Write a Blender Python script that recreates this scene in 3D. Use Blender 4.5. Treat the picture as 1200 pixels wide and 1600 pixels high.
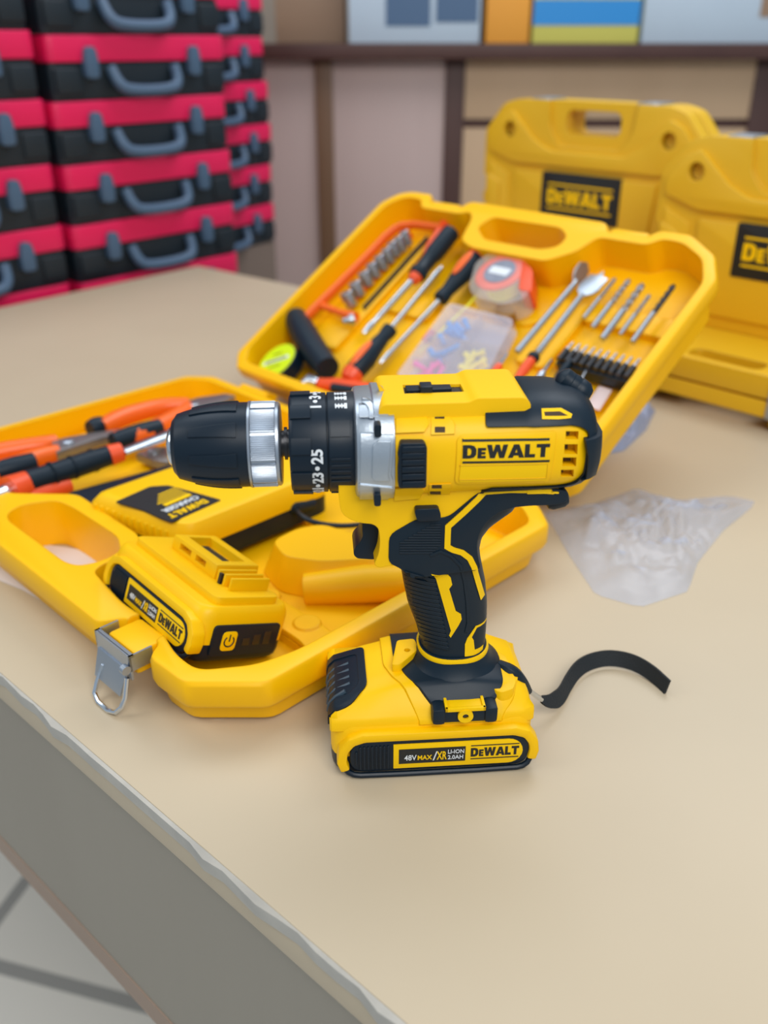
import bpy, bmesh, math, random
from mathutils import Vector, Matrix
from mathutils.bvhtree import BVHTree
random.seed(4)
sc = bpy.context.scene
for o in list(bpy.data.objects): bpy.data.objects.remove(o)
R = math.radians
# ------------------------------------------------------------------ camera, world, lights, exposure
FPX, PITCH, CAMH = 1425.0, R(27.4), 0.366
cam = bpy.data.objects.new('camera', bpy.data.cameras.new('camera')); sc.collection.objects.link(cam)
cam.location = (0, 0, CAMH); cam.rotation_euler = (R(90) - PITCH, 0, 0)
cam.data.sensor_fit = 'VERTICAL'; cam.data.sensor_height = 24; cam.data.lens = 24 * FPX / 1600
cam.data.clip_start = 0.02; cam.data.clip_end = 60
cam.data.dof.use_dof = True; cam.data.dof.focus_distance = 0.495; cam.data.dof.aperture_fstop = cam.data.lens / 6.0
sc.camera = cam
w = bpy.data.worlds.new('world'); sc.world = w; w.use_nodes = True
w.node_tree.nodes['Background'].inputs[0].default_value = (0.70, 0.85, 1.0, 1)
w.node_tree.nodes['Background'].inputs[1].default_value = 0.5
def area(name, loc, aim, size, power, col, sy=None):
    d = bpy.data.lights.new(name, 'AREA'); d.energy = power; d.color = col; d.size = size
    if sy: d.shape = 'RECTANGLE'; d.size_y = sy
    o = bpy.data.objects.new(name, d); sc.collection.objects.link(o); o.location = loc
    o.rotation_euler = (Vector(aim) - Vector(loc)).to_track_quat('-Z', 'Y').to_euler(); return o
area('ceiling_light_front', (0.45, -0.75, 1.45), (0.1, 0.5, 0.1), 1.0, 26, (1, 0.97, 0.92))
area('ceiling_light_back', (-0.7, 1.5, 2.1), (-0.2, 1.3, 0), 1.2, 12, (0.9, 0.95, 1.0))
area('ceiling_light_far', (0.8, 1.9, 2.1), (0.5, 2.4, 0.4), 1.4, 34, (0.95, 0.97, 1.0))
area('floor_fill_light', (-1.5, 0.3, 1.3), (-0.7, 0.9, -0.9), 0.8, 9, (1, 0.97, 0.92))  # fill lamp added to brighten the floor on the left
vs = sc.view_settings; vs.view_transform = 'Standard'; vs.look = 'None'; vs.gamma = 1; vs.use_curve_mapping = False; vs.exposure = -0.04

# ------------------------------------------------------------------ frames
r2 = math.sqrt(0.5)
class F:                       # a local frame, millimetres inside
    def __init__(s, o, ax, ay, az):
        s.o = Vector(o); s.ax = [Vector(ax), Vector(ay), Vector(az)]
        s.R = Matrix((s.ax[0], s.ax[1], s.ax[2])).transposed()
    def W(s, p): return s.o + s.R @ (Vector(p) * 0.001)
    def mat(s, p): return Matrix.Translation(s.W(p)) @ s.R.to_4x4()
def ray(x, y):
    a = (x - 600) / FPX; b = (y - 800) / FPX
    return Vector((a, math.cos(PITCH) - b * math.sin(PITCH), -math.sin(PITCH) - b * math.cos(PITCH)))
def loc(fr, x, y, ax, val):    # point of the frame's plane (axis ax = val mm) seen at that place of the picture
    C = Vector((0, 0, CAMH)); d = fr.R.transposed() @ ray(x, y); c = fr.R.transposed() @ (C - fr.o)
    t = (val / 1000 - c[ax]) / d[ax]; return (c + d * t) * 1000
def turned(az, el=0):
    c, s = math.cos(az), math.sin(az); X = Vector((c, s, 0)); Y = Vector((-s, c, 0)); Z = Vector((0, 0, 1))
    return X, Y * math.cos(el) + Z * math.sin(el), -Y * math.sin(el) + Z * math.cos(el)
WORLD = F((0, 0, 0), (1, 0, 0), (0, 1, 0), (0, 0, 1))
FC = F((-.2036, .9730, 0), *turned(R(-45)))                # open case, tray
FL = F((-.2036, .9730, .040), *turned(R(-45), R(31)))      # its lid, leaning back
FD = F((0, 0, 0), *turned(R(4.3)))                         # drill
FD.o = loc(WORLD, 675, 1207, 2, 0) * 0.001 + FD.ax[1] * 0.037
def dl(x, y, v=-30): p = loc(FD, x, y, 1, v); return (p.x, p.z)
def dz(x, y, z): p = loc(FD, x, y, 2, z); return (p.x, p.y)
def cz(x, y, z): p = loc(FC, x, y, 2, z); return (p.x, p.y)
def lz(x, y, z=-15): p = loc(FL, x, y, 2, z); return (p.x, p.y)

# ------------------------------------------------------------------ materials
def mat(name, col, rough=0.45, metal=0.0, bevel=0.0, bump=0.0, bscale=200, spec=0.5, alpha=1.0, trans=0.0, var=0.0, vscale=8, coat=0.0, col2=None):
    m = bpy.data.materials.new(name); m.use_nodes = True; nt = m.node_tree; b = nt.nodes['Principled BSDF']
    b.inputs['Base Color'].default_value = (*col, 1); b.inputs['Roughness'].default_value = rough
    b.inputs['Metallic'].default_value = metal; b.inputs['Specular IOR Level'].default_value = spec
    b.inputs['Alpha'].default_value = alpha; b.inputs['Transmission Weight'].default_value = trans
    b.inputs['Coat Weight'].default_value = coat
    last = None
    if bevel:
        n = nt.nodes.new('ShaderNodeBevel'); n.samples = 4; n.inputs[0].default_value = bevel; last = n.outputs[0]
    tc = nt.nodes.new('ShaderNodeTexCoord')
    if bump:
        t = nt.nodes.new('ShaderNodeTexNoise'); t.inputs['Scale'].default_value = bscale; t.inputs['Detail'].default_value = 3
        nt.links.new(tc.outputs['Object'], t.inputs['Vector'])
        n = nt.nodes.new('ShaderNodeBump'); n.inputs['Strength'].default_value = bump; n.inputs['Distance'].default_value = 0.001
        nt.links.new(t.outputs['Fac'], n.inputs['Height'])
        if last: nt.links.new(last, n.inputs['Normal'])
        last = n.outputs[0]
    if last: nt.links.new(last, b.inputs['Normal'])
    t = nt.nodes.new('ShaderNodeTexNoise'); t.inputs['Scale'].default_value = vscale; t.inputs['Detail'].default_value = 4
    nt.links.new(tc.outputs['Object'], t.inputs['Vector'])
    cr = nt.nodes.new('ShaderNodeMix'); cr.data_type = 'RGBA'
    k = 1 - var; c2 = col2 or tuple(c * k for c in col)
    cr.inputs[6].default_value = (*col, 1); cr.inputs[7].default_value = (*c2, 1)
    nt.links.new(t.outputs['Fac'], cr.inputs[0]); nt.links.new(cr.outputs[2], b.inputs['Base Color'])
    return m
YEL = (0.90, 0.505, 0.002)
M = dict(
    yellow=mat('yellow_plastic', (0.93, 0.535, 0.0), 0.42, bevel=0.0007, bump=0.02, bscale=900, var=0.02, spec=0.28),
    yflat=mat('yellow_trim', (0.93, 0.57, 0.0), 0.45, var=0.02, spec=.25),
    case=mat('case_plastic', (0.95, 0.505, 0.0), 0.38, bevel=0.0022, var=0.03, spec=.3),
    caseold=mat('worn_case_plastic', (0.80, 0.48, 0.004), 0.45, bevel=0.003, var=0.1, vscale=6, col2=(0.74, 0.42, 0.02)),
    black=mat('black_plastic', (0.003, 0.011, 0.022), 0.38, bevel=0.0006, bump=0.03, bscale=1500, spec=0.33),
    rubber=mat('black_rubber', (0.004, 0.014, 0.026), 0.44, bevel=0.0006, bump=0.05, bscale=2500, spec=0.3),
    bflat=mat('black_print', (0.008, 0.010, 0.012), 0.5),
    steel=mat('cast_aluminium', (0.52, 0.58, 0.65), 0.33, metal=0.85, bevel=0.0006, bump=0.08, bscale=700, var=0.1, vscale=40),
    chrome=mat('chrome', (0.72, 0.76, 0.82), 0.18, metal=1.0, var=0.05),
    satin=mat('satin_steel', (0.46, 0.51, 0.58), 0.32, metal=0.9, var=0.1, vscale=60),
    dark=mat('dark_steel', (0.07, 0.07, 0.075), 0.35, metal=0.8, var=0.2, vscale=80),
    white=mat('white_print', (0.72, 0.76, 0.80), 0.5),
    brown=mat('recess_shade_brown', (0.05, 0.025, 0.006), 0.7),  # dark brown standing in for the shade inside vents and slots
    orange=mat('orange_plastic', (0.90, 0.14, 0.01), 0.35, bevel=0.0006, var=0.05),
    red=mat('red_orange_plastic', (0.85, 0.09, 0.02), 0.35, var=0.05),
    blade=mat('grey_blade_steel', (0.32, 0.30, 0.30), 0.35, metal=0.7, var=0.15, vscale=70),
)
# ------------------------------------------------------------------ mesh helpers
def link(o): sc.collection.objects.link(o); return o
class Thing:
    def __init__(s, name, label, cat, fr, o, group=None):
        s.fr, s.org = fr, Vector(o)
        s.root = link(bpy.data.objects.new(name, None)); s.root.empty_display_size = .01
        s.root.matrix_world = fr.mat(o); s.root['label'] = label; s.root['category'] = cat
        if group: s.root['group'] = group
def finish(name, bm, mt, smooth=35):
    bmesh.ops.recalc_face_normals(bm, faces=bm.faces)
    me = bpy.data.meshes.new(name); bm.to_mesh(me); bm.free()
    if smooth:
        me.polygons.foreach_set('use_smooth', [True] * len(me.polygons)); me.set_sharp_from_angle(angle=R(smooth))
    me.materials.append(M[mt] if isinstance(mt, str) else mt); return me
def part(name, bm, mt, T, parent=None, label=None, smooth=35):
    bm = bm.copy() if False else bm
    for v in bm.verts: v.co = (v.co - T.org) * 0.001
    o = link(bpy.data.objects.new(name, finish(name, bm, mt, smooth))); o.parent = parent or T.root
    if label: o['label'] = label
    return o
def solo(name, label, cat, fr, o, bm, mt, group=None, kind=None, smooth=35):
    o = Vector(o)
    for v in bm.verts: v.co = (v.co - o) * 0.001
    ob = link(bpy.data.objects.new(name, finish(name, bm, mt, smooth))); ob.matrix_world = fr.mat(o)
    if kind: ob['kind'] = kind
    if label: ob['label'] = label
    if cat: ob['category'] = cat
    if group: ob['group'] = group
    return ob
def B(): return bmesh.new()
def P3(axis, a, b, c):         # 2-D (a,b) with depth c along an axis
    return {'y': (a, c, b), 'z': (a, b, c), 'x': (c, a, b)}[axis]
def prism(poly, lo, hi, axis='z', bev=0, bm=None, seg=2, topscale=None, ctr=None):
    t = B(); n = len(poly)
    p2 = poly
    if topscale:
        cx, cy = ctr or (sum(p[0] for p in poly) / n, sum(p[1] for p in poly) / n)
        p2 = [(cx + (p[0] - cx) * topscale, cy + (p[1] - cy) * topscale) for p in poly]
    a = [t.verts.new(P3(axis, p[0], p[1], lo)) for p in poly]; b = [t.verts.new(P3(axis, p[0], p[1], hi)) for p in p2]
    t.faces.new(a); t.faces.new(b)
    for i in range(n): t.faces.new((a[i], a[(i + 1) % n], b[(i + 1) % n], b[i]))
    bmesh.ops.recalc_face_normals(t, faces=t.faces)
    if bev: bmesh.ops.bevel(t, geom=list(t.edges), offset=bev, segments=seg, profile=0.6, affect='EDGES', clamp_overlap=True)
    return join(bm, t)
def join(bm, t):
    if bm is None: return t
    me = bpy.data.meshes.new('t'); t.to_mesh(me); t.free(); bm.from_mesh(me); bpy.data.meshes.remove(me); return bm
def rpoly(pts, r, n=4):        # round a polygon's corners
    out = []; L = len(pts)
    for i in range(L):
        p = Vector(pts[i][:2]); a = Vector(pts[i - 1][:2]); b = Vector(pts[(i + 1) % L][:2])
        da, db = a - p, b - p; rr = min(r, da.length * .45, db.length * .45)
        s, e = p + da.normalized() * rr, p + db.normalized() * rr
        for k in range(n + 1):
            t = k / n; q = s * (1 - t) ** 2 + p * 2 * t * (1 - t) + e * t * t; out.append((q.x, q.y))
    return out
def rect(x0, y0, x1, y1): return [(x0, y0), (x1, y0), (x1, y1), (x0, y1)]
def box(x0, y0, z0, x1, y1, z1, bev=0, bm=None): return prism(rect(x0, y0, x1, y1), z0, z1, 'z', bev, bm)
def loft(rings, bm=None, caps=True):
    t = B(); V = [[t.verts.new(p) for p in r_] for r_ in rings]; n = len(rings[0])
    for i in range(len(V) - 1):
        for j in range(n): t.faces.new((V[i][j], V[i][(j + 1) % n], V[i + 1][(j + 1) % n], V[i + 1][j]))
    if caps: t.faces.new(V[0]); t.faces.new(V[-1])
    bmesh.ops.recalc_face_normals(t, faces=t.faces)
    return join(bm, t)
def basis(d):
    d = Vector(d).normalized(); u = d.orthogonal().normalized(); return d, u, d.cross(u)
def lathe(prof, p0, d, n=40, bm=None, up=None, rf=None):    # prof: (distance along d, radius)
    d = Vector(d).normalized(); u = Vector(up).normalized() if up else d.orthogonal().normalized(); v = d.cross(u); p0 = Vector(p0)
    rings = []
    for (h, r_) in prof:
        rings.append([p0 + d * h + (u * math.cos(2 * math.pi * k / n) + v * math.sin(2 * math.pi * k / n)) * max(r_ if rf is None else r_ + rf(k / n), 1e-3) for k in range(n)])
    return loft(rings, bm)
def cyl(a, b, r0, r1=None, n=20, bm=None, ch=0):
    a, b = Vector(a), Vector(b); L = (b - a).length; r1 = r0 if r1 is None else r1
    prof = [(0, r0), (L, r1)] if not ch else [(0, r0 - ch), (ch, r0), (L - ch, r1), (L, r1 - ch)]
    return lathe(prof, a, b - a, n, bm)
def tube(path, rad, n=10, bm=None, flat=1.0, smooth=0):
    pts = [Vector(p) for p in path]
    rr = list(rad) if isinstance(rad, (list, tuple)) else [rad] * len(pts)
    for _ in range(smooth):
        q = [pts[0]]; s = [rr[0]]
        for i in range(len(pts) - 1):
            q += [pts[i] * .75 + pts[i + 1] * .25, pts[i] * .25 + pts[i + 1] * .75]; s += [rr[i] * .75 + rr[i + 1] * .25, rr[i] * .25 + rr[i + 1] * .75]
        q.append(pts[-1]); s.append(rr[-1]); pts, rr = q, s
    rings = []; u = None
    for i, p in enumerate(pts):
        d = (pts[min(i + 1, len(pts) - 1)] - pts[max(i - 1, 0)]).normalized()
        if u is None:
            u = Vector((0, 0, 1)) if abs(d.z) < .9 else Vector((1, 0, 0))
        u = (u - d * u.dot(d)).normalized(); v = d.cross(u)
        rings.append([p + (u * math.cos(2 * math.pi * k / n) * flat + v * math.sin(2 * math.pi * k / n)) * rr[i] for k in range(n)])
    return loft(rings, bm)
def sup(n, k, N): t = 2 * math.pi * k / N; c, s = math.cos(t), math.sin(t); return math.copysign(abs(c) ** (2 / n), c), math.copysign(abs(s) ** (2 / n), s)
def boolean(a, cutters, op='DIFFERENCE'):
    me = bpy.data.meshes.new('a'); bmesh.ops.recalc_face_normals(a, faces=a.faces); a.to_mesh(me); a.free()
    oa = link(bpy.data.objects.new('a', me)); tmp = [oa]
    for c in cutters:
        mc = bpy.data.meshes.new('c'); bmesh.ops.recalc_face_normals(c, faces=c.faces); c.to_mesh(mc); c.free()
        oc = link(bpy.data.objects.new('c', mc)); tmp.append(oc)
        m = oa.modifiers.new('b', 'BOOLEAN'); m.operation = op; m.object = oc; m.solver = 'EXACT'
    dg = bpy.context.evaluated_depsgraph_get(); r_ = bmesh.new(); r_.from_object(oa, dg)
    ms = [t.data for t in tmp]
    for t in tmp: bpy.data.objects.remove(t)
    for t in ms: bpy.data.meshes.remove(t)
    return r_
def bvh(*bms):
    j = B()
    for b_ in bms:
        me = bpy.data.meshes.new('t'); b_.to_mesh(me); j.from_mesh(me); bpy.data.meshes.remove(me)
    t = BVHTree.FromBMesh(j); j.free(); return t
def decal(poly, tree, lift=0.5, step=3.0, bm=None, d=(0, 1, 0), start=-80, fallback=-20, sink=1.2):
    """a thin raised patch: polygon in the (x,z) plane laid on the surface it meets when moved along +y"""
    t = B(); f = t.faces.new([t.verts.new((p[0], 0, p[1])) for p in poly])
    xs = [p[0] for p in poly]; zs = [p[1] for p in poly]
    for ax, lo, hi in ((0, min(xs), max(xs)), (2, min(zs), max(zs))):
        k = math.floor(lo / step) + 1
        while k * step < hi:
            co = [0, 0, 0]; no = [0, 0, 0]; co[ax] = k * step; no[ax] = 1
            bmesh.ops.bisect_plane(t, geom=list(t.verts) + list(t.edges) + list(t.faces), plane_co=co, plane_no=no); k += 1
    ys = {}
    for v in t.verts:
        h = tree.ray_cast(Vector((v.co.x, start, v.co.z)), Vector((0, 1, 0)))
        ys[v] = h[0].y if h[0] else None
    good = [y for y in ys.values() if y is not None]; fb = max(good) if good else fallback
    for v in t.verts: v.co.y = (ys[v] if ys[v] is not None else fb) + sink
    r_ = bmesh.ops.extrude_face_region(t, geom=list(t.faces))
    for v in [g for g in r_['geom'] if isinstance(g, bmesh.types.BMVert)]: v.co.y -= lift + sink
    return join(bm, t)
def ribbon(pts, wd):           # polyline (2-D) to a closed strip polygon
    L = []; Rr = []
    P = [Vector(p[:2]) for p in pts]
    for i, p in enumerate(P):
        d1 = (p - P[i - 1]).normalized() if i else (P[1] - p).normalized()
        d2 = (P[i + 1] - p).normalized() if i < len(P) - 1 else d1
        t = (d1 + d2).normalized(); n = Vector((-t.y, t.x)); k = wd / 2 / max(.4, n.dot(Vector((-d1.y, d1.x))))
        L.append(tuple(p + n * k)); Rr.append(tuple(p - n * k))
    return L + Rr[::-1]
_fc = {}
def glyphs(s, size, bold=0.02, xs=1.0):
    cu = bpy.data.curves.new('txt', 'FONT'); cu.body = s; cu.size = size; cu.offset = bold * size; cu.resolution_u = 3
    o = bpy.data.objects.new('txt', cu); link(o)
    dg = bpy.context.evaluated_depsgraph_get(); me = bpy.data.meshes.new_from_object(o.evaluated_get(dg))
    vs_ = [(v.co.x * xs, v.co.y) for v in me.vertices]; fs = [tuple(p.vertices) for p in me.polygons]
    bpy.data.objects.remove(o); bpy.data.curves.remove(cu); bpy.data.meshes.remove(me); return vs_, fs
def text(items, fn, th=0.25, bm=None):
    """items: (string, size, bold, xscale, dx, dy) in a row; fn maps (x,y,h) to a 3-D point"""
    t = B()
    for (s, size, bold, xs, dx, dy) in items:
        vs_, fs = glyphs(s, size, bold, xs)
        a = [t.verts.new(fn(x + dx, y + dy, 0)) for x, y in vs_]; b = [t.verts.new(fn(x + dx, y + dy, th)) for x, y in vs_]
        ed = {}
        for f in fs:
            for fa in ([a[i] for i in f], [b[i] for i in f]):
                try: t.faces.new(fa)
                except ValueError: pass
            for i in range(len(f)): e = (f[i], f[(i + 1) % len(f)]); ed[tuple(sorted(e))] = ed.get(tuple(sorted(e)), 0) + 1
        for (i, j), c in ed.items():
            if c == 1:
                try: t.faces.new((a[i], a[j], b[j], b[i]))
                except ValueError: pass
    return join(bm, t)
def fit(items, W_):            # lay strings side by side and scale the row to width W_
    out = []; x = 0
    for (s, size, bold, dy) in items:
        vs_, fs = glyphs(s, size, bold); mn = min(v[0] for v in vs_); mx = max(v[0] for v in vs_)
        out.append([s, size, bold, x - mn, dy]); x += mx - mn + size * 0.07
    k = W_ / (x - items[-1][1] * 0.07)
    return [(s, size, bold, k, dx * k, dy) for s, size, bold, dx, dy in out]
GL = {'D': (.84, [(0, 0), (.45, 0), (.68, .08), (.80, .3), (.80, .7), (.68, .92), (.45, 1), (0, 1), (0, .5), (.28, .5), (.28, .78), (.42, .78), (.51, .65), (.51, .35), (.42, .22), (.28, .22), (.28, .48), (0, .48)]),
    'E': (.66, [(0, 0), (.62, 0), (.62, .22), (.28, .22), (.28, .4), (.58, .4), (.58, .6), (.28, .6), (.28, .78), (.62, .78), (.62, 1), (0, 1)]),
    'L': (.64, [(0, 0), (.62, 0), (.62, .24), (.28, .24), (.28, 1), (0, 1)]),
    'T': (.80, [(.26, 0), (.54, 0), (.54, .76), (.8, .76), (.8, 1), (0, 1), (0, .76), (.26, .76)]),
    'W': (1.20, [(.18, 0), (.46, 0), (.6, .55), (.74, 0), (1.02, 0), (1.22, 1), (.94, 1), (.85, .45), (.72, 1), (.48, 1), (.35, .45), (.26, 1), (-.02, 1)]),
    'A': (.94, [(0, 0), (.29, 0), (.34, .18), (.62, .18), (.67, 0), (.96, 0), (.64, 1), (.49, 1), (.49, .68), (.56, .38), (.40, .38), (.48, .68), (.48, 1), (.32, 1)])}
def logo_mesh(W_, H_, fn, th=.25, bm=None):
    t = B(); x = 0; tot = sum(GL[c][0] * (.78 if c == 'E' else 1) + .05 for c in 'DEWALT') - .05; k = W_ / (tot * H_)
    for c in 'DEWALT':
        s = .78 if c == 'E' else 1; wd, pl = GL[c]
        a = [t.verts.new(fn((x + p[0] * s) * H_ * k, p[1] * s * H_, 0)) for p in pl]; b = [t.verts.new(fn((x + p[0] * s) * H_ * k, p[1] * s * H_, th)) for p in pl]
        t.faces.new(a); t.faces.new(b); n = len(pl)
        for i in range(n): t.faces.new((a[i], a[(i + 1) % n], b[(i + 1) % n], b[i]))
        x += wd * s + .05
    return join(bm, t)
def logo(W_, h, bold=0.03): return fit([('D', h * 1.38, bold, 0), ('E', h * 1.08, bold, 0), ('W', h * 1.38, bold, 0), ('ALT', h * 1.38, bold, 0)], W_)
def plane_fn(o, rt, up, out):
    o, rt, up, out = Vector(o), Vector(rt), Vector(up), Vector(out); return lambda x, y, h: o + rt * x + up * y + out * h
def cylpatch(u0, u1, t0, t1, rf, lift, c=187.2, nu=8, nt=6, bm=None, taper=0.0):
    t = B(); g = []
    for s in (0, 1):
        G = []
        for i in range(nu + 1):
            u = u0 + (u1 - u0) * i / nu; row = []
            for j in range(nt + 1):
                k = 1 - taper * (1 - i / nu); th = (t0 + t1) / 2 + (t1 - t0) * (j / nt - .5) * k
                rr = rf(u) + (lift if s else -1.0); row.append(t.verts.new((u, -rr * math.cos(th), c + rr * math.sin(th))))
            G.append(row)
        g.append(G)
        for i in range(nu):
            for j in range(nt): t.faces.new((G[i][j], G[i + 1][j], G[i + 1][j + 1], G[i][j + 1]))
    a, b = g
    bd = [(i, 0) for i in range(nu + 1)] + [(nu, j) for j in range(1, nt + 1)] + [(i, nt) for i in range(nu - 1, -1, -1)] + [(0, j) for j in range(nt - 1, 0, -1)]
    for k in range(len(bd)):
        (i, j), (m_, n_) = bd[k], bd[(k + 1) % len(bd)]; t.faces.new((a[i][j], a[m_][n_], b[m_][n_], b[i][j]))
    return join(bm, t)

# ------------------------------------------------------------------ the setting
def tile_mat():
    m = bpy.data.materials.new('floor_tiles'); m.use_nodes = True; nt = m.node_tree; b = nt.nodes['Principled BSDF']
    tc = nt.nodes.new('ShaderNodeTexCoord'); mp = nt.nodes.new('ShaderNodeMapping'); mp.inputs['Rotation'].default_value = (0, 0, R(15)); mp.inputs['Location'].default_value = (-.033, .161, 0)
    br = nt.nodes.new('ShaderNodeTexBrick'); br.offset = 0; br.inputs['Color1'].default_value = (.74, .70, .63, 1); br.inputs['Color2'].default_value = (.80, .76, .69, 1)
    br.inputs['Mortar'].default_value = (.34, .33, .31, 1); br.inputs['Scale'].default_value = 1; br.inputs['Mortar Size'].default_value = .012
    br.inputs['Brick Width'].default_value = .45; br.inputs['Row Height'].default_value = .45
    nt.links.new(tc.outputs['Object'], mp.inputs[0]); nt.links.new(mp.outputs[0], br.inputs[0]); nt.links.new(br.outputs[0], b.inputs['Base Color']); b.inputs['Roughness'].default_value = .35
    return m
solo('floor', None, None, WORLD, (0, 0, -900), box(-8000, -3500, -950, 8000, 4500, -900), tile_mat(), kind='structure')
def wood(name, c1, c2, sc_=3, rough=.5, stretch=(1, 1, .08)):
    m = bpy.data.materials.new(name); m.use_nodes = True; nt = m.node_tree; b = nt.nodes['Principled BSDF']
    tc = nt.nodes.new('ShaderNodeTexCoord'); mp = nt.nodes.new('ShaderNodeMapping'); mp.inputs['Scale'].default_value = stretch
    t = nt.nodes.new('ShaderNodeTexNoise'); t.inputs['Scale'].default_value = sc_; t.inputs['Detail'].default_value = 6
    mx = nt.nodes.new('ShaderNodeMix'); mx.data_type = 'RGBA'; mx.inputs[6].default_value = (*c1, 1); mx.inputs[7].default_value = (*c2, 1)
    nt.links.new(tc.outputs['Object'], mp.inputs[0]); nt.links.new(mp.outputs[0], t.inputs[0]); nt.links.new(t.outputs['Fac'], mx.inputs[0]); nt.links.new(mx.outputs[2], b.inputs['Base Color'])
    b.inputs['Roughness'].default_value = rough; return m
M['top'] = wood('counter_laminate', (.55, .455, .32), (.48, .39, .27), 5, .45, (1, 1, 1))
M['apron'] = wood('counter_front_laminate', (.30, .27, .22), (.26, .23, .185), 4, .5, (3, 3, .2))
M['edge'] = wood('chipped_edge_band', (.55, .52, .46), (.30, .29, .27), 40, .6, (1, 1, 1))
M['pink'] = wood('pinkish_wood', (.56, .42, .39), (.46, .34, .31), 9)
M['tan'] = wood('tan_wood', (.62, .43, .27), (.52, .35, .21), 7)
M['frame'] = wood('dark_frame_wood', (.055, .02, .018), (.09, .04, .03), 9)
M['post'] = wood('brown_post_wood', (.17, .085, .04), (.14, .07, .035), 9)
M['wallp'] = mat('wall_paint', (.30, .24, .19), .7)
solo('wall_back', None, None, WORLD, (0, 3250, -900), box(-8000, 3250, -900, 8000, 3300, 2600), 'wallp', kind='structure')
# counter
M['brownstrip'] = wood('brown_trim_wood', (.34, .24, .18), (.28, .20, .15), 6)
T = Thing('shop_counter', 'light wood laminate shop counter with a chipped pale edge, everything stands on it', 'counter', WORLD, (-300, 700, -900))
ctop = [(-878, 1057), (10, 240), (600, -302), (1300, -302), (2000, -60), (190, 1750), (-120, 1508), (-338, 1680)]
part('countertop', prism(ctop, -28, 0, 'z', 1.5), 'top', T)
jag = []; a_, b_ = Vector((-878, 1057)), Vector((10, 240)); nn = Vector((-.68, -.74))
for k in range(90): q = a_ + (b_ - a_) * (k / 90) + nn * (2.2 + random.uniform(-1.6, 2.2) * (random.random() < .5)); jag.append((q.x, q.y))
jag += [(8.4, 238.4), (598, -304)]; eb = prism(jag + [(602, -300), (12, 242), (-876, 1059)], -9, -.8, 'z')
part('edge_band', eb, 'edge', T)
n_ = Vector((.68, .74))
def off(p, k): return (p[0] + n_.x * k, p[1] + n_.y * k)
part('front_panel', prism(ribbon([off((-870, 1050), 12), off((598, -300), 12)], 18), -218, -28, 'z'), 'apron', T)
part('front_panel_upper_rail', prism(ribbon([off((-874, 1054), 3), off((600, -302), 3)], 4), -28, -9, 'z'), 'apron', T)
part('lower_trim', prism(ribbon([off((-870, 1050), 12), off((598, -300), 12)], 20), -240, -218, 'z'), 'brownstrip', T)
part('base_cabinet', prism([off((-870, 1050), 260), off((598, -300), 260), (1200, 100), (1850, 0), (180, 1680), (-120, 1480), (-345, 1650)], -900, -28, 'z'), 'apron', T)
# cabinets along the back
YB = 2600
def bx(x, y): p = loc(WORLD, x, y, 1, YB); return p.x, p.z
T = Thing('wall_cabinet', 'wooden cabinet along the back with pinkish and tan door panels under a dark shelf', 'cabinet', WORLD, (200, YB, -900))
def vp(x0, x1, y, ytop, ybot, m, nm, dy=0, th=18):
    a, b = bx(x0, y)[0], bx(x1, y)[0]; t = bx(600, ytop)[1]; z = bx(600, ybot)[1] if ybot else -900
    return part(nm, box(a, YB + dy, z, b, YB + dy + th, t, 2), m, T)
vp(300, 500, 250, 78, None, 'pink', 'door_panel'); vp(518, 694, 250, 78, None, 'pink', 'door_panel')
vp(496, 522, 250, 80, None, 'post', 'post', -14, 30); vp(692, 722, 250, 80, None, 'frame', 'post', -6, 30)
vp(716, 1170, 200, 84, 186, 'tan', 'door_panel'); vp(716, 1170, 200, 200, None, 'tan', 'door_panel')
vp(716, 1175, 200, 186, 200, 'frame', 'rail', 5); vp(1166, 1300, 200, 80, None, 'frame', 'post', -4, 30)
z0 = bx(600, 92)[1]; z1 = bx(600, 68)[1]
part('shelf', box(bx(395, 80)[0], YB - 60, z0, bx(1420, 80)[0], YB + 380, z1, 3), 'frame', T)
part('back_panel', box(bx(280, 80)[0], YB + 20, -900, bx(1420, 80)[0], YB + 40, z0), 'frame', T)
# goods on the shelf
M['boxwhite'] = mat('pale_card', (.50, .60, .70), .5, var=.15, vscale=4); M['boxblue'] = mat('blue_card', (.02, .25, .62), .45)
M['boxnavy'] = mat('dark_blue_card', (.06, .12, .22), .45); M['boxyel'] = mat('yellow_card', (.62, .58, .12), .5); M['boxor'] = mat('orange_card', (.80, .34, .04), .5)
M['cardbrown'] = mat('brown_card', (.30, .19, .12), .6, var=.1)
ZS = z1 + .5
def shelfbox(x0, x1, h, m, label, extra=(), y0=-40, dep=180):
    a, b = bx(x0, 40)[0], bx(x1, 40)[0]
    T = Thing('product_box', label, 'box', WORLD, ((a + b) / 2, YB + y0, ZS), 'boxed goods on the back shelf')
    part('carton', box(a, YB + y0, ZS, b, YB + y0 + dep, ZS + h, 2), m, T)
    for (fx0, fx1, fz0, fz1, mm, nm) in extra:
        part(nm, box(a + (b - a) * fx0, YB + y0 - 1.2, ZS + h * fz0, a + (b - a) * fx1, YB + y0 + 1, ZS + h * fz1), mm, T)
shelfbox(428, 538, 220, 'cardbrown', 'plain brown carton at the left end of the back shelf', y0=40)
shelfbox(546, 748, 210, 'boxwhite', 'wide pale carton with dark blue printing between the brown and the orange carton', [(.28, .62, .18, .8, 'boxnavy', 'printed_panel'), (.66, .98, .22, .9, 'boxnavy', 'printed_panel')])
shelfbox(757, 824, 230, 'boxor', 'narrow orange carton on the back shelf')
shelfbox(829, 992, 200, 'boxyel', 'blue carton with a yellow green lower band on the back shelf', [(0, 1, .20, .48, 'boxblue', 'printed_panel'), (.05, .95, .5, 1, 'boxwhite', 'printed_panel')])
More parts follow.
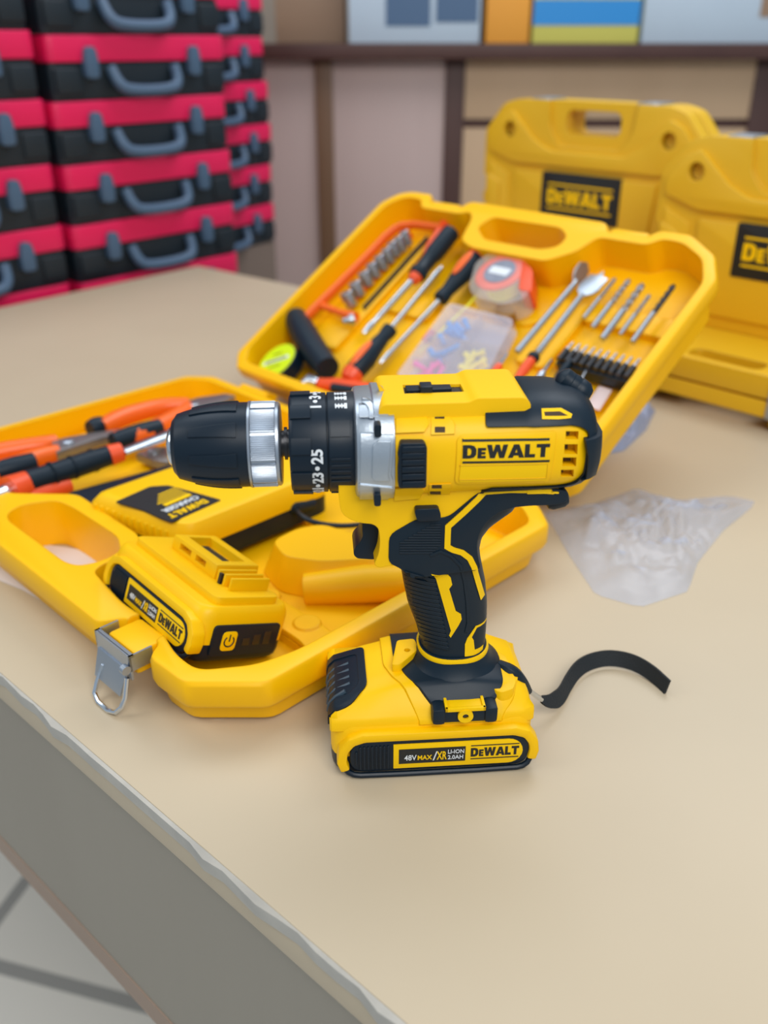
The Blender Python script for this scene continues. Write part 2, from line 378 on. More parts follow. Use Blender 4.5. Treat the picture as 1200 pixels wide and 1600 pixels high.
shelfbox(998, 1320, 230, 'boxwhite', 'broad pale blue carton at the right end of the back shelf', [(.55, .72, .25, .8, 'cardbrown', 'printed_panel')])
tg = lathe([(0, 22), (3, 26), (10, 26), (14, 20)], (bx(838, 60)[0], YB - 78, bx(838, 62)[1]), (0, 1, 0), 24)
# ------------------------------------------------------------------ stacked red and black cases
M['redc'] = mat('red_case_plastic', (.80, .008, .095), .4, bevel=.003); M['blackc'] = mat('black_case_plastic', (.006, .014, .022), .5, bevel=.003)
M['greyc'] = mat('grey_latch_plastic', (.065, .12, .20), .45, bevel=.002)
def make_redcase(fr, o, W_, Hc, D, label, group):
    T = Thing('stacked_tool_case', label, 'tool case', fr, o, group); x, y, z = o
    L = prism(rpoly(rect(x + 2, y + 2, x + W_ - 2, y + D), 14, 4), z, z + Hc * .58, 'z', 3)
    box(x + 8, y - 3, z + Hc * .1, x + W_ * .16, y + 6, z + Hc * .5, 3, L); box(x + W_ * .86, y - 3, z + Hc * .1, x + W_ - 8, y + 6, z + Hc * .5, 3, L)
    part('base', L, 'blackc', T)
    part('lid', prism(rpoly(rect(x, y - 2, x + W_, y + D + 2), 16, 4), z + Hc * .585, z + Hc - .8, 'z', 5), 'redc', T)
    for fx in (.2, .78):
        a = x + W_ * fx
        part('latch', prism(rpoly([(a - 11, z + Hc * .34), (a + 11, z + Hc * .34), (a + 12, z + Hc * .62), (a + 8, z + Hc * .82), (a - 8, z + Hc * .82), (a - 12, z + Hc * .62)], 6), y - 12, y + 2, 'y', 2), 'greyc', T)
    hx0, hx1 = x + W_ * .31, x + W_ * .67
    part('handle', tube([(hx0, y - 2, z + Hc * .50), (hx0 + 3, y - 14, z + Hc * .26), (hx0 + 18, y - 20, z + Hc * .13), (hx1 - 18, y - 20, z + Hc * .13), (hx1 - 3, y - 14, z + Hc * .26), (hx1, y - 2, z + Hc * .50)], 9, 10, smooth=2), 'greyc', T)
    return T
def copy_thing(root, mw, label, group=None):
    r_ = link(root.copy()); r_.matrix_world = mw; r_['label'] = label
    if group: r_['group'] = group
    for ch in list(root.children):
        c = link(ch.copy()); c.parent = r_
        for g in list(ch.children): d = link(g.copy()); d.parent = c
    return r_
FS = F((-.368, 1.706, 0), *turned(R(48.6)))
xr = loc(FS, 362, 250, 1, 0).x; xl = loc(FS, 88, 200, 1, 0).x; WS = xr - xl
zb = [loc(FS, 225, y, 1, 0).z for y in (75, 168, 262, 348)]; HC = (zb[0] - zb[3]) / 3 * 1.03
FS3 = F((-.275, 2.42, 0), *turned(R(55)))
rows = ['sixth case up', 'fifth case up', 'fourth case up', 'third case up', 'second case up', 'lowest case in view']
proto = None
zfl = -900 + .5
def stack(fr, x0, ztopband, n, W_, Hc, D, nm, group, jit):
    global proto
    zt = ztopband - Hc * .79
    for k in range(n):
        z = zt + (1 - k) * Hc; words = ['topmost', 'second from the top', 'third from the top', 'fourth from the top', 'fifth from the top', 'lowest in view'][k]
        lab = 'red and black tool case, %s of the %s stack of cases' % (words, nm)
        if proto is None: proto = make_redcase(fr, (x0, 0, z), W_, Hc, D, lab, group).root; stack.k = (W_, Hc)
        else: copy_thing(proto, fr.mat((x0 + jit[k % len(jit)], 0, z)) @ Matrix.Diagonal((W_ / stack.k[0], 1, Hc / stack.k[1], 1)), lab, group)
stack(FS, xl, zb[0], 6, WS, HC, 210, 'middle', 'stacked red and black cases', [0, 3, -2, 2, 0, 1])
stack(FS, xl - WS - 16, zb[0] + 6, 6, WS, HC, 210, 'leftmost', 'stacked red and black cases', [0, 2, 5, 1, 3, 0])
stack(FS3, -WS - 6, loc(FS3, 410, 72, 1, 0).z, 6, WS, HC, 210, 'far right', 'stacked red and black cases', [0, -6, 4, 8, 0, 3])
M['card2'] = wood('stack_base_wood', (.16, .12, .1), (.2, .15, .12), 5)
for fr, x0, zb_, nm in ((FS, xl - WS - 16, zb[0] - HC * (.79 + 4), 'long low wooden bench carrying the two near stacks of red cases'), (FS3, -WS - 6, loc(FS3, 410, 72, 1, 0).z - HC * (.79 + 4), 'low wooden stand carrying the far right stack of red cases')):
    wd = (2 * WS + 16) if fr is FS else WS
    solo('low_stand', nm, 'stand', fr, (x0, 0, -900), box(x0, 4, -900, x0 + wd, 214, zb_ - .3, 2), 'card2')
# ------------------------------------------------------------------ closed yellow cases
K1 = F((.155, 1.494, .0620), *turned(R(-45)))
def k1_(x, y, v=0): p = loc(K1, x, y, 1, v); return (p.x, p.z)
def make_closed(fr, label, group):
    W_, H_, D = 434, 276, 66
    T = Thing('closed_tool_case', label, 'tool case', fr, (0, 0, 0), group)
    ol = [(0, 0), (W_, 0), (W_, 60), (W_ - 6, 66), (W_ - 6, 92), (W_, 98), (W_, 112), (W_ - 6, 118), (W_ - 6, 140), (W_, 146), (W_, 222), (W_ - 40, 268), (W_ - 70, H_), (70, H_), (40, 268), (0, 222), (0, 146), (6, 140), (6, 118), (0, 112), (0, 98), (6, 92), (6, 66), (0, 60)]
    s = prism(rpoly(ol, 8, 2), 0, 31, 'y', 5); prism(rpoly(ol, 8, 2), 35, D, 'y', 5, s); prism([(x * .98 + 4, z * .98 + 3) for x, z in ol], 28, 38, 'y', 0, s)
    cut = prism(rpoly([(168, 232), (176, 224), (268, 224), (276, 232), (276, 254), (268, 262), (176, 262), (168, 254)], 6), -20, D + 20, 'y')
    dent = [lathe([(-20, 13), (6, 13), (7, 9)], (x, 0, 226), (0, 1, 0), 24) for x in (60, 374)]
    recess = prism(rpoly([(132, 300), (140, 232), (162, 204), (282, 204), (304, 232), (312, 300)], 10), -10, 9, 'y')
    body = boolean(s, [cut, recess] + dent)
    part('shell', body, 'caseold', T)
    # raised shoulders, side blocks and centre panel
    b = prism(rpoly([(12, 190), (70, 172), (364, 172), (422, 190), (422, 216), (398, 246), (372, 258), (330, 212), (296, 196), (148, 196), (114, 212), (62, 258), (36, 246), (12, 216)], 8), -8, 6, 'y', 2)
    b = boolean(b, [lathe([(-20, 13), (20, 13)], (x, 0, 226), (0, 1, 0), 24) for x in (60, 374)])
    part('raised_shoulder', b, 'caseold', T)
    part('raised_panel', prism(rpoly([(84, 20), (350, 20), (362, 160), (72, 160)], 6), -5, 6, 'y', 2), 'caseold', T)
    for sx in (1, -1):
        X = lambda x: x if sx > 0 else W_ - x
        b = prism(rpoly([(X(12), 14), (X(66), 14), (X(58), 150), (X(12), 172)], 5), -2, 6, 'y', 2)
        prism(rpoly([(X(10), 64), (X(40), 72), (X(40), 134), (X(10), 148)], 4), -6, 6, 'y', 2, b)
        part('side_block', b, 'caseold', T)
        part('clip', box(X(112) - 20, 8, 272, X(112) + 20, D - 8, 278.5, 2), 'satin', T)
    part('nameplate', prism(rpoly(rect(138, 84, 298, 162), 3), -7, 0, 'y', 1), 'bflat', T)
    f = plane_fn((152, -7, 110), (1, 0, 0), (0, 0, 1), (0, -1, 0)); t = logo_mesh(132, 25, f, .5)
    for z in (141, 101): box(152, -7.5, z, 284, -6.5, z + 3, 0, t)
    part('lettering', t, 'yflat', T, label='yellow lettering')
    return T
c0 = make_closed(K1, 'closed yellow tool case standing upright behind the open lid, its nameplate fully in view', 'closed yellow tool cases')
SC = lambda k: Matrix.Diagonal((k, k, k, 1))
K2 = F((.328, 1.139, .0590), *turned(R(-45)))
copy_thing(c0.root, K2.mat((0, 0, 0)) @ SC(.765), 'closed yellow tool case standing upright at the right edge, cut off by the frame')
xx = Vector((-r2, r2, 0)); zz = Vector((-r2, -r2, 0))
def flat(s, pp, k, lab):
    PL = Vector((s + pp, pp - s, 0)) * r2 + Vector((0, 0, .0072))  # front left corner
    K3 = F(PL - zz * .276 * k, -xx, (0, 0, 1), zz)
    copy_thing(c0.root, K3.mat((0, 0, 0)) @ SC(k), lab)
flat(-.585, .912, .78, 'closed yellow tool case lying flat on the counter under the right upright case')
flat(-.955, 1.09, .82, 'closed yellow tool case lying flat under the left upright case, behind the lid')
c0.root.matrix_world = K1.mat((0, 0, 0)) @ SC(.825)

# ------------------------------------------------------------------ the open case
T = Thing('open_tool_case', 'open yellow tool case with tools in its tray and its lid leaning back', 'tool case', FC, (242, -165, 0))
TC = T
def tray_outline(k, d=0):
    return [(4 + k, -22 - k), (26 + k, -2 - k), (464 - k, -2 - k), (490 - k, -24 - k), (490 - k, -296 + k), (456 - k, -330 + k), (420, -331 + k), (412, -318 + k), (374, -318 + k), (366, -334 + k), (120, -334 + k), (112, -318 + k), (74, -318 + k), (66, -331 + k), (34 + k, -330 + k), (4 + k, -298 + k)]
tr = loft([[(x, y, z) for x, y in rpoly(tray_outline(k), 5, 2)] for k, z in ((13, 0.2), (9, 4), (7, 14), (6.5, 19), (1.5, 20), (0, 24), (0, 37), (1.2, 39.3), (3, 40))])
hole = prism(rpoly([(176, -293), (188, -269), (211, -266), (276, -266), (297, -276), (300, -293), (294, -308), (282, -312), (194, -312), (182, -307)], 8), -10, 60)
hslot = hole
pk = [(14, -240), (14, -30), (34, -15), (456, -15), (478, -32), (478, -262), (472, -290), (452, -318), (430, -318), (398, -309), (358, -311), (306, -304), (300, -262), (285, -254), (190, -252), (150, -290), (40, -312), (18, -290)]
pocket = prism(rpoly(pk, 9), 8, 60, topscale=1.0)
tr = boolean(tr, [hole, pocket, prism(rpoly([(312, -309), (312, -232), (470, -232), (470, -290), (452, -312), (430, -312), (398, -309)], 5), 1.5, 20), prism(rpoly([(376, -345), (376, -309), (408, -309), (408, -345)], 4), 27, 60)])
part('tray', tr, 'case', T)
# moulded blocks inside the tray
b = loft([[(x, y, 8) for x, y in rpoly([(346, -190), (340, -152), (352, -126), (400, -118), (440, -122), (440, -150), (404, -188), (380, -200)], 8)], [(x, y, 33) for x, y in rpoly([(352, -182), (350, -156), (358, -138), (398, -128), (424, -131), (424, -146), (400, -176), (376, -190)], 8)]])
part('moulded_block', b, 'case', T)
b = tube([(398, -190, 14), (430, -160, 20), (462, -128, 22), (470, -118, 22)], [12, 14, 13, 11], 16)
part('moulded_block', b, 'case', T)
b = prism(rpoly([(330, -232), (336, -208), (452, -210), (470, -222), (470, -240), (440, -232)], 6), 8, 13, 'z', 2)
for (x, y) in ((384, -214), (430, -216)): lathe([(0, 10), (2, 9)], (x, y, 12.5), (0, 0, 1), 24, b)
part('moulded_block', b, 'case', T)
part('moulded_block', prism(rpoly([(30, -30), (150, -30), (196, -60), (196, -150), (150, -236), (30, -236), (20, -160)], 14), 8, 17, 'z', 3), 'case', T)
part('moulded_block', prism(rpoly([(198, -30), (460, -30), (460, -100), (330, -118), (204, -130)], 12), 8, 15, 'z', 3), 'case', T)
# latch, hanging open
def latch(x):
    b = box(x - 20, -340, 24, x + 20, -338.6, 41); box(x - 20, -339, 39.6, x + 20, -336.5, 41, 0, b)
    box(x - 20, -340, 30, x - 18.6, -324, 41, 0, b); box(x + 18.6, -340, 30, x + 20, -324, 41, 0, b)
    loft([[(x - 17, -341, 30), (x + 17, -341, 30), (x + 17, -339.5, 30), (x - 17, -339.5, 30)], [(x - 15, -347, 13), (x + 15, -347, 13), (x + 15, -345.5, 13), (x - 15, -345.5, 13)]], b)
    p = part('latch_plate', b, 'satin', T)
    o = part('latch_bail', tube([(x - 9, -343, 22), (x - 11, -347, 13), (x - 9, -353, 1.8), (x + 14, -353, 1.8), (x + 19, -347, 9), (x + 18, -342, 26)], 1.5, 8, smooth=1), 'chrome', T, parent=p)
    part('latch_rivet', cyl((x + 17, -343, 33), (x + 21, -343, 33), 3), 'satin', T, parent=p)
latch(394); latch(93)
part('latch_block', box(378, -334, 22, 410, -310, 38.5, 3), 'case', T)
# lid (its own frame FL, built as a child)
class Sub:
    pass
def lpt(p): q = FL.W(p); return FC.R.transposed() @ (q - FC.o) * 1000
lido = [(26, 36), (44, 18), (452, 18), (470, 36), (470, 270), (452, 300), (418, 321), (388, 321), (380, 309), (334, 309), (326, 321), (148, 323), (141, 311), (96, 311), (88, 325), (56, 325), (40, 319), (26, 300)]
def inset(k): return [(x + (k if x < 240 else -k), y + (k if y < 165 else -k)) for x, y in lido]
lb = loft([[(x, y, z) for x, y in rpoly(inset(k), 5, 2)] for k, z in ((12, -46), (8, -42), (6.5, -20), (6, -16), (1, -15), (0, -12), (0, -3), (1.2, -.7), (3, 0))])
lslot = prism(rpoly([(186, 284), (194, 303), (282, 303), (298, 292), (297, 276), (280, 268), (208, 268)], 7), -90, 30)
lpocket = prism(rpoly([(37, 46), (50, 29), (446, 29), (460, 42), (460, 264), (444, 292), (416, 308), (394, 309), (384, 298), (330, 298), (320, 274), (296, 254), (200, 254), (180, 262), (170, 296), (160, 306), (148, 300), (90, 300), (82, 313), (60, 314), (48, 308), (37, 294)], 8), -36, 30)
lb = boolean(lb, [lslot, lpocket])
rf = prism(rpoly([(200, 196), (300, 196), (318, 210), (318, 250), (296, 250), (200, 250)], 8), -37, -33, 'z', 1.5)
prism(rpoly([(320, 150), (356, 150), (356, 240), (320, 240)], 6), -37, -30, 'z', 2, rf); prism(rpoly([(356, 216), (450, 216), (450, 240), (356, 240)], 5), -37, -28, 'z', 2, rf)
prism(rpoly([(60, 100), (110, 100), (110, 290), (92, 300), (60, 280)], 6), -37, -30, 'z', 2, rf); prism(rpoly([(120, 170), (190, 170), (190, 200), (120, 200)], 6), -37, -30, 'z', 2, rf)
prism(rpoly([(360, 158), (452, 158), (452, 182), (360, 182)], 5), -37, -31, 'z', 2, rf)
for b_ in (lb, rf):
    for v in b_.verts: v.co = lpt(v.co)
lo = part('lid', lb, 'case', T); part('moulded_relief', rf, 'case', T, parent=lo)
for x in (90, 250, 410): part('hinge', box(x - 20, -4, 28, x + 20, 20, 33, 1.5, tube([(x - 22, 6, 34), (x + 22, 6, 34)], 5, 12)), 'case', T)
for x in (118, 357):
    b = box(x - 20, 306, -12, x + 20, 315, -1.5, 1)
    for v in b.verts: v.co = lpt(v.co)
    part('latch_hook', b, 'case', T)
# ------------------------------------------------------------------ battery pack (used twice)
def battery_parts(T, X, parent=None, rails=False):
    """X maps local (u,v,w) to the thing's frame; label side at -v"""
    def put(nm, bm, m, par=None, lab=None):
        for v in bm.verts: v.co = X(v.co)
        return part(nm, bm, m, T, par or parent, lab)
    st = rpoly(rect(-56, -35.5, 57, 36), 13, 5)
    b = loft([[(u * k, v * k2, z) for u, v in st] for k, k2, z in ((.95, .93, 0), (.99, .98, 2.5), (1, 1, 6), (1, 1, 13))])
    base = put('battery_base', b, 'black')
    b = loft([[(u * k, v * k2, z) for u, v in rpoly(rect(-56, -35, 57, 36), 12, 5)] for k, k2, z in ((1, 1, 12.5), (1, 1, 29), (.99, .975, 33), (.97, .93, 36), (.955, .88, 37))])
    shell = put('battery_shell', b, 'yellow')
    if not rails:
        pass
    # label side: black recess, yellow frame arch, label plate
    def stad(x0, x1, z0, z1, r_=9): return rpoly([(x0, z0), (x1, z0), (x1, z1), (x0, z1)], r_, 6)
    b = prism(stad(-46, 54, 4, 25, 11), -38.2, -30, 'y', 1); put('label_recess', b, 'black')
    arch = ribbon([(-48.5, 6), (-50.5, 12), (-49.5, 20), (-45, 26), (-38, 28.5), (45, 28.5), (52, 26), (56, 20), (56.8, 14), (55.5, 8)], 5.5)
    put('label_arch', prism(arch, -39.6, -30, 'y', 1.6), 'yellow')
    put('bottom_rim', tube([(-50, -36.5, 8), (-46, -38.4, 3.2), (-38, -38.4, 1.7), (46, -38.4, 1.7), (53, -38.2, 3.4), (56, -36, 8)], 1.7, 8, smooth=1), 'black')
    plate = rpoly([(-22, 6), (50, 6), (50, 23), (-22, 23)], 1, 1); plate = [(-22, 6.2), (42, 6.2)] + [(42 + 8.3 * math.sin(a), 14.6 - 8.4 * math.cos(a)) for a in [math.pi * k / 10 for k in range(1, 10)]] + [(42, 23), (-22, 23)]
    lp = put('label_plate', prism(plate, -39, -37, 'y', .3), 'yflat')
    for k in range(9):
        u = -42.5 + k * 2.2; h = 4.5 if k == 0 else 8
        put('grip_rib', box(u - .6, -39.2, 14.5 - h, u + .6, -37, 14.5 + h, .3), 'black')
    put('printed_panel', box(-19, -39.25, 9.6, 18, -38.8, 19.8), 'bflat', lp)
    fn = lambda x0, z0: plane_fn((x0, -39.25, z0), (1, 0, 0), (0, 0, 1), (0, -1, 0))
    put('lettering', text(fit([('48V', 5.2, .01, 0)], 6.8), fn(-16, 12), .15), 'white', lp, 'white lettering')
    put('lettering', text(fit([('MAX', 4.4, .02, 0)], 8), fn(-8.6, 12), .15), 'yflat', lp, 'yellow lettering')
    put('lettering', text(fit([('/', 9, 0, 0)], 2.6), fn(-.2, 11.2), .15), 'white', lp, 'white stroke')
    put('lettering', text(fit([('XR', 8, .02, 0)], 5.6), fn(2, 11.6), .15), 'yflat', lp, 'yellow lettering')
    t = text(fit([('LI-ION', 3.9, .01, 0)], 9), fn(8.2, 15.4), .15); text(fit([('2.0AH', 3.9, .01, 0)], 8.6), fn(8.2, 11.4), .15, t)
    put('lettering', t, 'white', lp, 'white lettering')
    t = logo_mesh(27, 6.0, plane_fn((21, -39, 12.2), (1, 0, 0), (0, 0, 1), (0, -1, 0)), .25); box(21, -39.2, 19.6, 48, -38.9, 20.2, 0, t); box(21, -39.2, 10.2, 48, -38.9, 10.8, 0, t)
    put('logo', t, 'bflat', lp, 'black lettering')
    return shell, put
# ------------------------------------------------------------------ THE DRILL
T = Thing('cordless_drill', 'yellow and black cordless drill standing upright on its battery in front of the open case', 'drill', FD, (0, 0, 0))
CW = 187.2
I3 = lambda p: p
# --- battery and foot
BT = Thing.__new__(Thing); BT.fr, BT.org, BT.root = FD, Vector((0, 0, 0)), T.root
bp = link(bpy.data.objects.new('battery_pack', None)); bp.parent = T.root; bp.empty_display_size = .01
shell, put = battery_parts(T, I3, bp)
def wedge(o=0):
    rings = []
    for u, top, sv in ((-56.5 - o, 33, .93), (-55.5 - o, 37, .97), (-52 - o, 41, .985), (-36, 47, .99), (-20, 51, .99), (20, 52, .99), (38, 50, .99), (50 + o * .5, 45, .96), (55 + o * .5, 41, .93), (57 + o * .6, 36, .88)):
        rings.append([(u, v * sv + math.copysign(o, v) * .8, z) for v, z in ((-34.5, 30), (-34.5, 35.5), (-33, 38), (-24.5, top - 2 + o), (-21, top + o), (-10, top + .6 + o), (10, top + .6 + o), (21, top + o), (24.5, top - 2 + o), (33, 38), (34.5, 35.5), (34.5, 30))])
    return loft(rings)
part('upper_shell', wedge(), 'yellow', T, shell)
Wt = bvh(wedge())
# release button window on the left slope
win = [dz(518, 1062, 42), dz(563, 1020, 46), dz(571, 1030, 46), dz(573, 1078, 44), dz(540, 1110, 40), dz(523, 1126, 37)]
def zdecal(poly, tree, lift, step=3, sink=1.0):
    t = B(); t.faces.new([t.verts.new((p[0], p[1], 0)) for p in poly])
    for ax in (0, 1):
        lo, hi = min(p[ax] for p in poly), max(p[ax] for p in poly); k = math.floor(lo / step) + 1
        while k * step < hi:
            co = [0, 0, 0]; no = [0, 0, 0]; co[ax] = k * step; no[ax] = 1
            bmesh.ops.bisect_plane(t, geom=list(t.verts) + list(t.edges) + list(t.faces), plane_co=co, plane_no=no); k += 1
    hs = {}
    for v in t.verts:
        h = tree.ray_cast(Vector((v.co.x, v.co.y, 200)), Vector((0, 0, -1))); hs[v] = h[0].z if h[0] else None
    g = [q for q in hs.values() if q is not None]; fb = min(g) if g else 40
    for v in t.verts: v.co.z = (hs[v] if hs[v] is not None else fb) - sink
    r_ = bmesh.ops.extrude_face_region(t, geom=list(t.faces))
    for v in [q for q in r_['geom'] if isinstance(q, bmesh.types.BMVert)]: v.co.z += lift + sink
    return t
# --- the black window hangs over the left end: cut a pocket there
def poly_end(pts): return [(p.y, p.z) for p in pts]
we = [loc(FD, x, y, 0, -56) for x, y in ((519, 1064), (563, 1019), (572, 1030), (574, 1078), (541, 1108), (522, 1128))]
win_poly = rpoly([(-6, 47.5), (22, 47.5), (22, 18), (-20, 16), (-20, 34)], 4)
ob = boolean(boolean(wedge(.9), [prism(rpoly([(-70, 22), (-35, 19), (-35, -18), (-46, -27), (-70, -27)], 4), 10, 90, 'z')], 'INTERSECT'), [prism(rpoly([(-75, 17), (-39.5, 14), (-39.5, -14), (-47, -21), (-75, -21)], 3), 10, 90, 'z')])
part('button_frame', ob, 'black', T, bp)
ob = boolean(wedge(.35), [prism(rpoly([(-70, 17.5), (-39, 14.5), (-39, -14.5), (-47, -21.5), (-70, -21.5)], 3), 10, 90, 'z')], 'INTERSECT')
part('button_well', ob, 'black', T, bp)
M['btn'] = mat('blue_grey_plastic', (.03, .055, .08), .4)
for k in range(5):
    v = -17 + k * 6.2; u1 = -44 if k else -47
    part('button_ridge', tube([(-56.6, v, 31), (-55.9, v, 36), (-52.5, v, 40.2), (u1, v + .3, 44)], 1.5, 8), 'btn', T, bp)
# --- foot of the drill over the battery
foot = boolean(wedge(1.3), [prism(rpoly([(-25, 60), (-25, -4), (-21, -16), (-6, -37), (0, -60), (34, -60), (36, -37), (46, -27), (52, -10), (52, 60)], 3), 33, 90, 'z')], 'INTERSECT')
part('foot', foot, 'yellow', T)
sd = [dz(x, y, 53) for x, y in ((616, 988), (617, 1012), (626, 1050), (635, 1082), (662, 1106))]
sad = boolean(wedge(2.3), [prism(rpoly([(-19, 60), (-19, 0), (-14, -16), (-9, -24), (2, -33), (2, -60), (32, -60), (31, -33), (40, -25), (41, -8), (36, 8), (34, 60)], 4), 36, 90, 'z')], 'INTERSECT')
part('saddle', sad, 'rubber', T)
nk = loft([[(15 + ax * c + dx, -1 + bx_ * s, z) for c, s in [sup(2.2, k, 48) for k in range(48)]] for ax, bx_, z, dx in ((27, 25, 51, 0), (23.5, 23, 54, 0), (21, 20.5, 57, 0), (19.8, 19, 62, -.4), (19, 18.2, 64.5, -.6))])
part('neck', nk, 'rubber', T)
# clip bracket on the near slope
b = box(1, -37.5, 35.5, 33, -26, 43.5, 1.2); box(-1, -39, 35, 6.5, -27, 45.5, 2.4, b); box(27.5, -39, 35, 35, -27, 45.5, 2.4, b)
br = part('belt_clip_bracket', b, 'rubber', T)
b = prism(rect(7, -38.5, 27, -27), 44, 45.2, 'z', .3)
for (a_, b_, c_, d_) in ((6, -39, 28, -37.2), (6, -28.8, 28, -27), (6, -39, 7.6, -27), (26.4, -39, 28, -27)): box(a_, b_, 44, c_, d_, 46.4, .3, b)
part('clip_plate', b, 'yflat', T, br)
ring = boolean(lathe([(0, 4.2), (1.6, 4.2)], (17, -39.6, 41), (0, 1, 0), 28), [cyl((17, -45, 41), (17, -30, 41), 1.7)]); part('screw_ring', ring, 'yflat', T, br)
part('screw', cyl((17, -38.6, 41), (17, -37, 41), 1.8), 'dark', T, br)
# lugs
c_ = dz(631, 1022, 56)
lug = boolean(prism(rpoly([(c_[0] - 8, c_[1] - 12), (c_[0] - 3, c_[1] - 12), (c_[0] + 9, c_[1] + 2), (c_[0] + 7, c_[1] + 12), (c_[0] - 3, c_[1] + 11)], 2), 50, 58, 'z', 1), [cyl((c_[0] + 2, c_[1] + 1, 50), (c_[0] + 2, c_[1] + 1, 70), 1.7)])
part('lug', lug, 'yellow', T)
c2_ = dz(790, 1062, 50)
l1 = [dz(x, y, 49) for x, y in ((768, 1052), (782, 1046), (800, 1050), (807, 1062), (803, 1076), (784, 1082), (772, 1078))]
l2 = [dz(x, y, 50) for x, y in ((755, 1012), (772, 1014), (790, 1024), (796, 1036), (776, 1034), (762, 1030))]
lug = prism(rpoly(l1, 3), 38, 49, 'z', 2.2); prism(rpoly(l2, 2), 38, 50, 'z', 1.6, lug)
part('strap_lug', lug, 'yellow', T)
# --- handle
def hx(w_):
    tab = [(60, -3.5, 32.6, 18.2), (64, -3.4, 32.7, 18), (68, -4.2, 32.8, 17.6), (79, -7, 33, 17.2), (92, -11.5, 32.6, 17.4), (105, -13.9, 30.8, 17.8), (112, -15, 29.2, 18.4), (120, -15.4, 27.4, 19), (126, -15.6, 26.6, 19.6), (134, -16, 27.6, 20), (142, -17, 33, 20.4), (150, -18, 44, 20.6), (158, -18, 48, 20.6), (168, -18, 50, 20)]
    for a, b in zip(tab, tab[1:]):
        if a[0] <= w_ <= b[0]:
            t = (w_ - a[0]) / (b[0] - a[0]); return tuple(a[i] * (1 - t) + b[i] * t for i in (1, 2, 3))
def hring(w_, o=0, N=56):
    x0, x1, hv = hx(w_); cx, hw = (x0 + x1) / 2, (x1 - x0) / 2 + o
    return [(cx + hw * c, (hv + o) * s, w_) for c, s in [sup(2.35, k, N) for k in range(N)]]
hnd = lambda: loft([hring(60 + k * 3) for k in range(37)])
part('grip', hnd(), 'rubber', T)
rb = loft([hring(61.2, 1.9), hring(62.4, 2.2), hring(64.0, 1.7)])
part('grip_base_ring', rb, 'yflat', T)
# grip upper side panel
gp = [dl(x, y, -21) for x, y in ((608, 836), (651, 811), (700, 809), (748, 769), (800, 764), (866, 764), (889, 768), (887, 784), (868, 789), (830, 790), (800, 793), (776, 802), (758, 818), (748, 836), (745, 852), (747, 872), (752, 890), (640, 905), (628, 889), (607, 880))]
gp = [(x, z + (3 if z > 168 else 0)) for x, z in gp]
gpan = lambda: prism(rpoly(gp, 4, 3), -21.2, 21.2, 'y', 3.2, seg=3)
part('grip_side_panel', gpan(), 'rubber', T)
# yellow lower housing in front of the grip
lh = [dl(x, y, -20) for x, y in ((529, 745), (529, 776), (533, 801), (548, 812), (566, 817), (582, 818), (591, 824), (594, 842), (592, 864), (584, 882), (593, 887), (603, 884), (640, 880), (690, 830), (760, 790), (760, 730))]
lhou = lambda: prism(rpoly(lh, 3, 3), -20.5, 20.5, 'y', 4, seg=4)
part('lower_housing', lhou(), 'yellow', T)
tg = [dl(x, y, -9) for x, y in ((566, 815), (592, 815), (599, 830), (598, 860), (588, 874), (558, 872), (552, 866), (554, 856), (562, 848), (567, 838), (566, 828))]
part('trigger', prism(rpoly(tg, 3, 4), -9.5, 9.5, 'y', 2.6, seg=3), 'black', T)
# --- main body
BS = [(-24, 28.4, 23.5, 24, 2.7), (-21, 29, 24, 24.5, 2.7), (-5, 29.6, 24, 23.5, 2.8), (20, 30, 24.2, 22.5, 2.8), (41, 30, 24.6, 22, 2.8), (45, 30, 27.0, 22, 2.8), (58, 29.6, 26.8, 22, 2.7), (66, 29, 25.4, 21.5, 2.6), (71, 27.6, 23.6, 20.5, 2.5), (75, 24.8, 21, 18.5, 2.4), (77.2, 20, 17.5, 14.5, 2.3), (78, 12, 10, 8, 2.2)]
def body(o=0, N=72):
    return loft([[(u + (o if u > 60 else 0), (hv + o) * c, CW + ((ht if s > 0 else hb) + o) * s) for c, s in [sup(n, k, N) for k in range(N)]] for u, hv, ht, hb, n in BS])
def hit(tree, x, y, v=-29):
    C = FD.R.transposed() @ (Vector((0, 0, CAMH)) - FD.o) * 1000; h = tree.ray_cast(C, (FD.R.transposed() @ ray(x, y)).normalized())
    return (h[0].x, h[0].z) if h[0] else dl(x, y, v)
BT_ = bvh(body(), lhou(), gpan())
def c2(x, y, v=-29, tree=None): return hit(tree or BT_, 540 + x / 2.857, 560 + y / 2.857, v)
vents = [prism([c2(x0, y0, -29), c2(x1, y0, -29), c2(x1 - 2, y1, -29), c2(x0 - 2, y1, -29)], -60, -22, 'y') for x0, x1, y0, y1 in ((984, 1040, 326, 362), (978, 1036, 384, 428), (970, 1030, 443, 482), (962, 1018, 498, 528))]
hb_ = boolean(body(), vents)
hs = part('housing', hb_, 'yellow', T)
for x0, x1, y0, y1 in ((985, 1008, 334, 356), (980, 1003, 394, 421), (974, 1016, 450, 474), (968, 980, 506, 522)):
    part('vent_shade_plate', prism([c2(x0, y0), c2(x1, y0), c2(x1, y1), c2(x0, y1)], -24.5, -21, 'y'), 'brown', T, hs)  # dark plates: the shade deep in the vents, put in as colour
GT = bvh(hnd(), gpan(), lhou(), body())
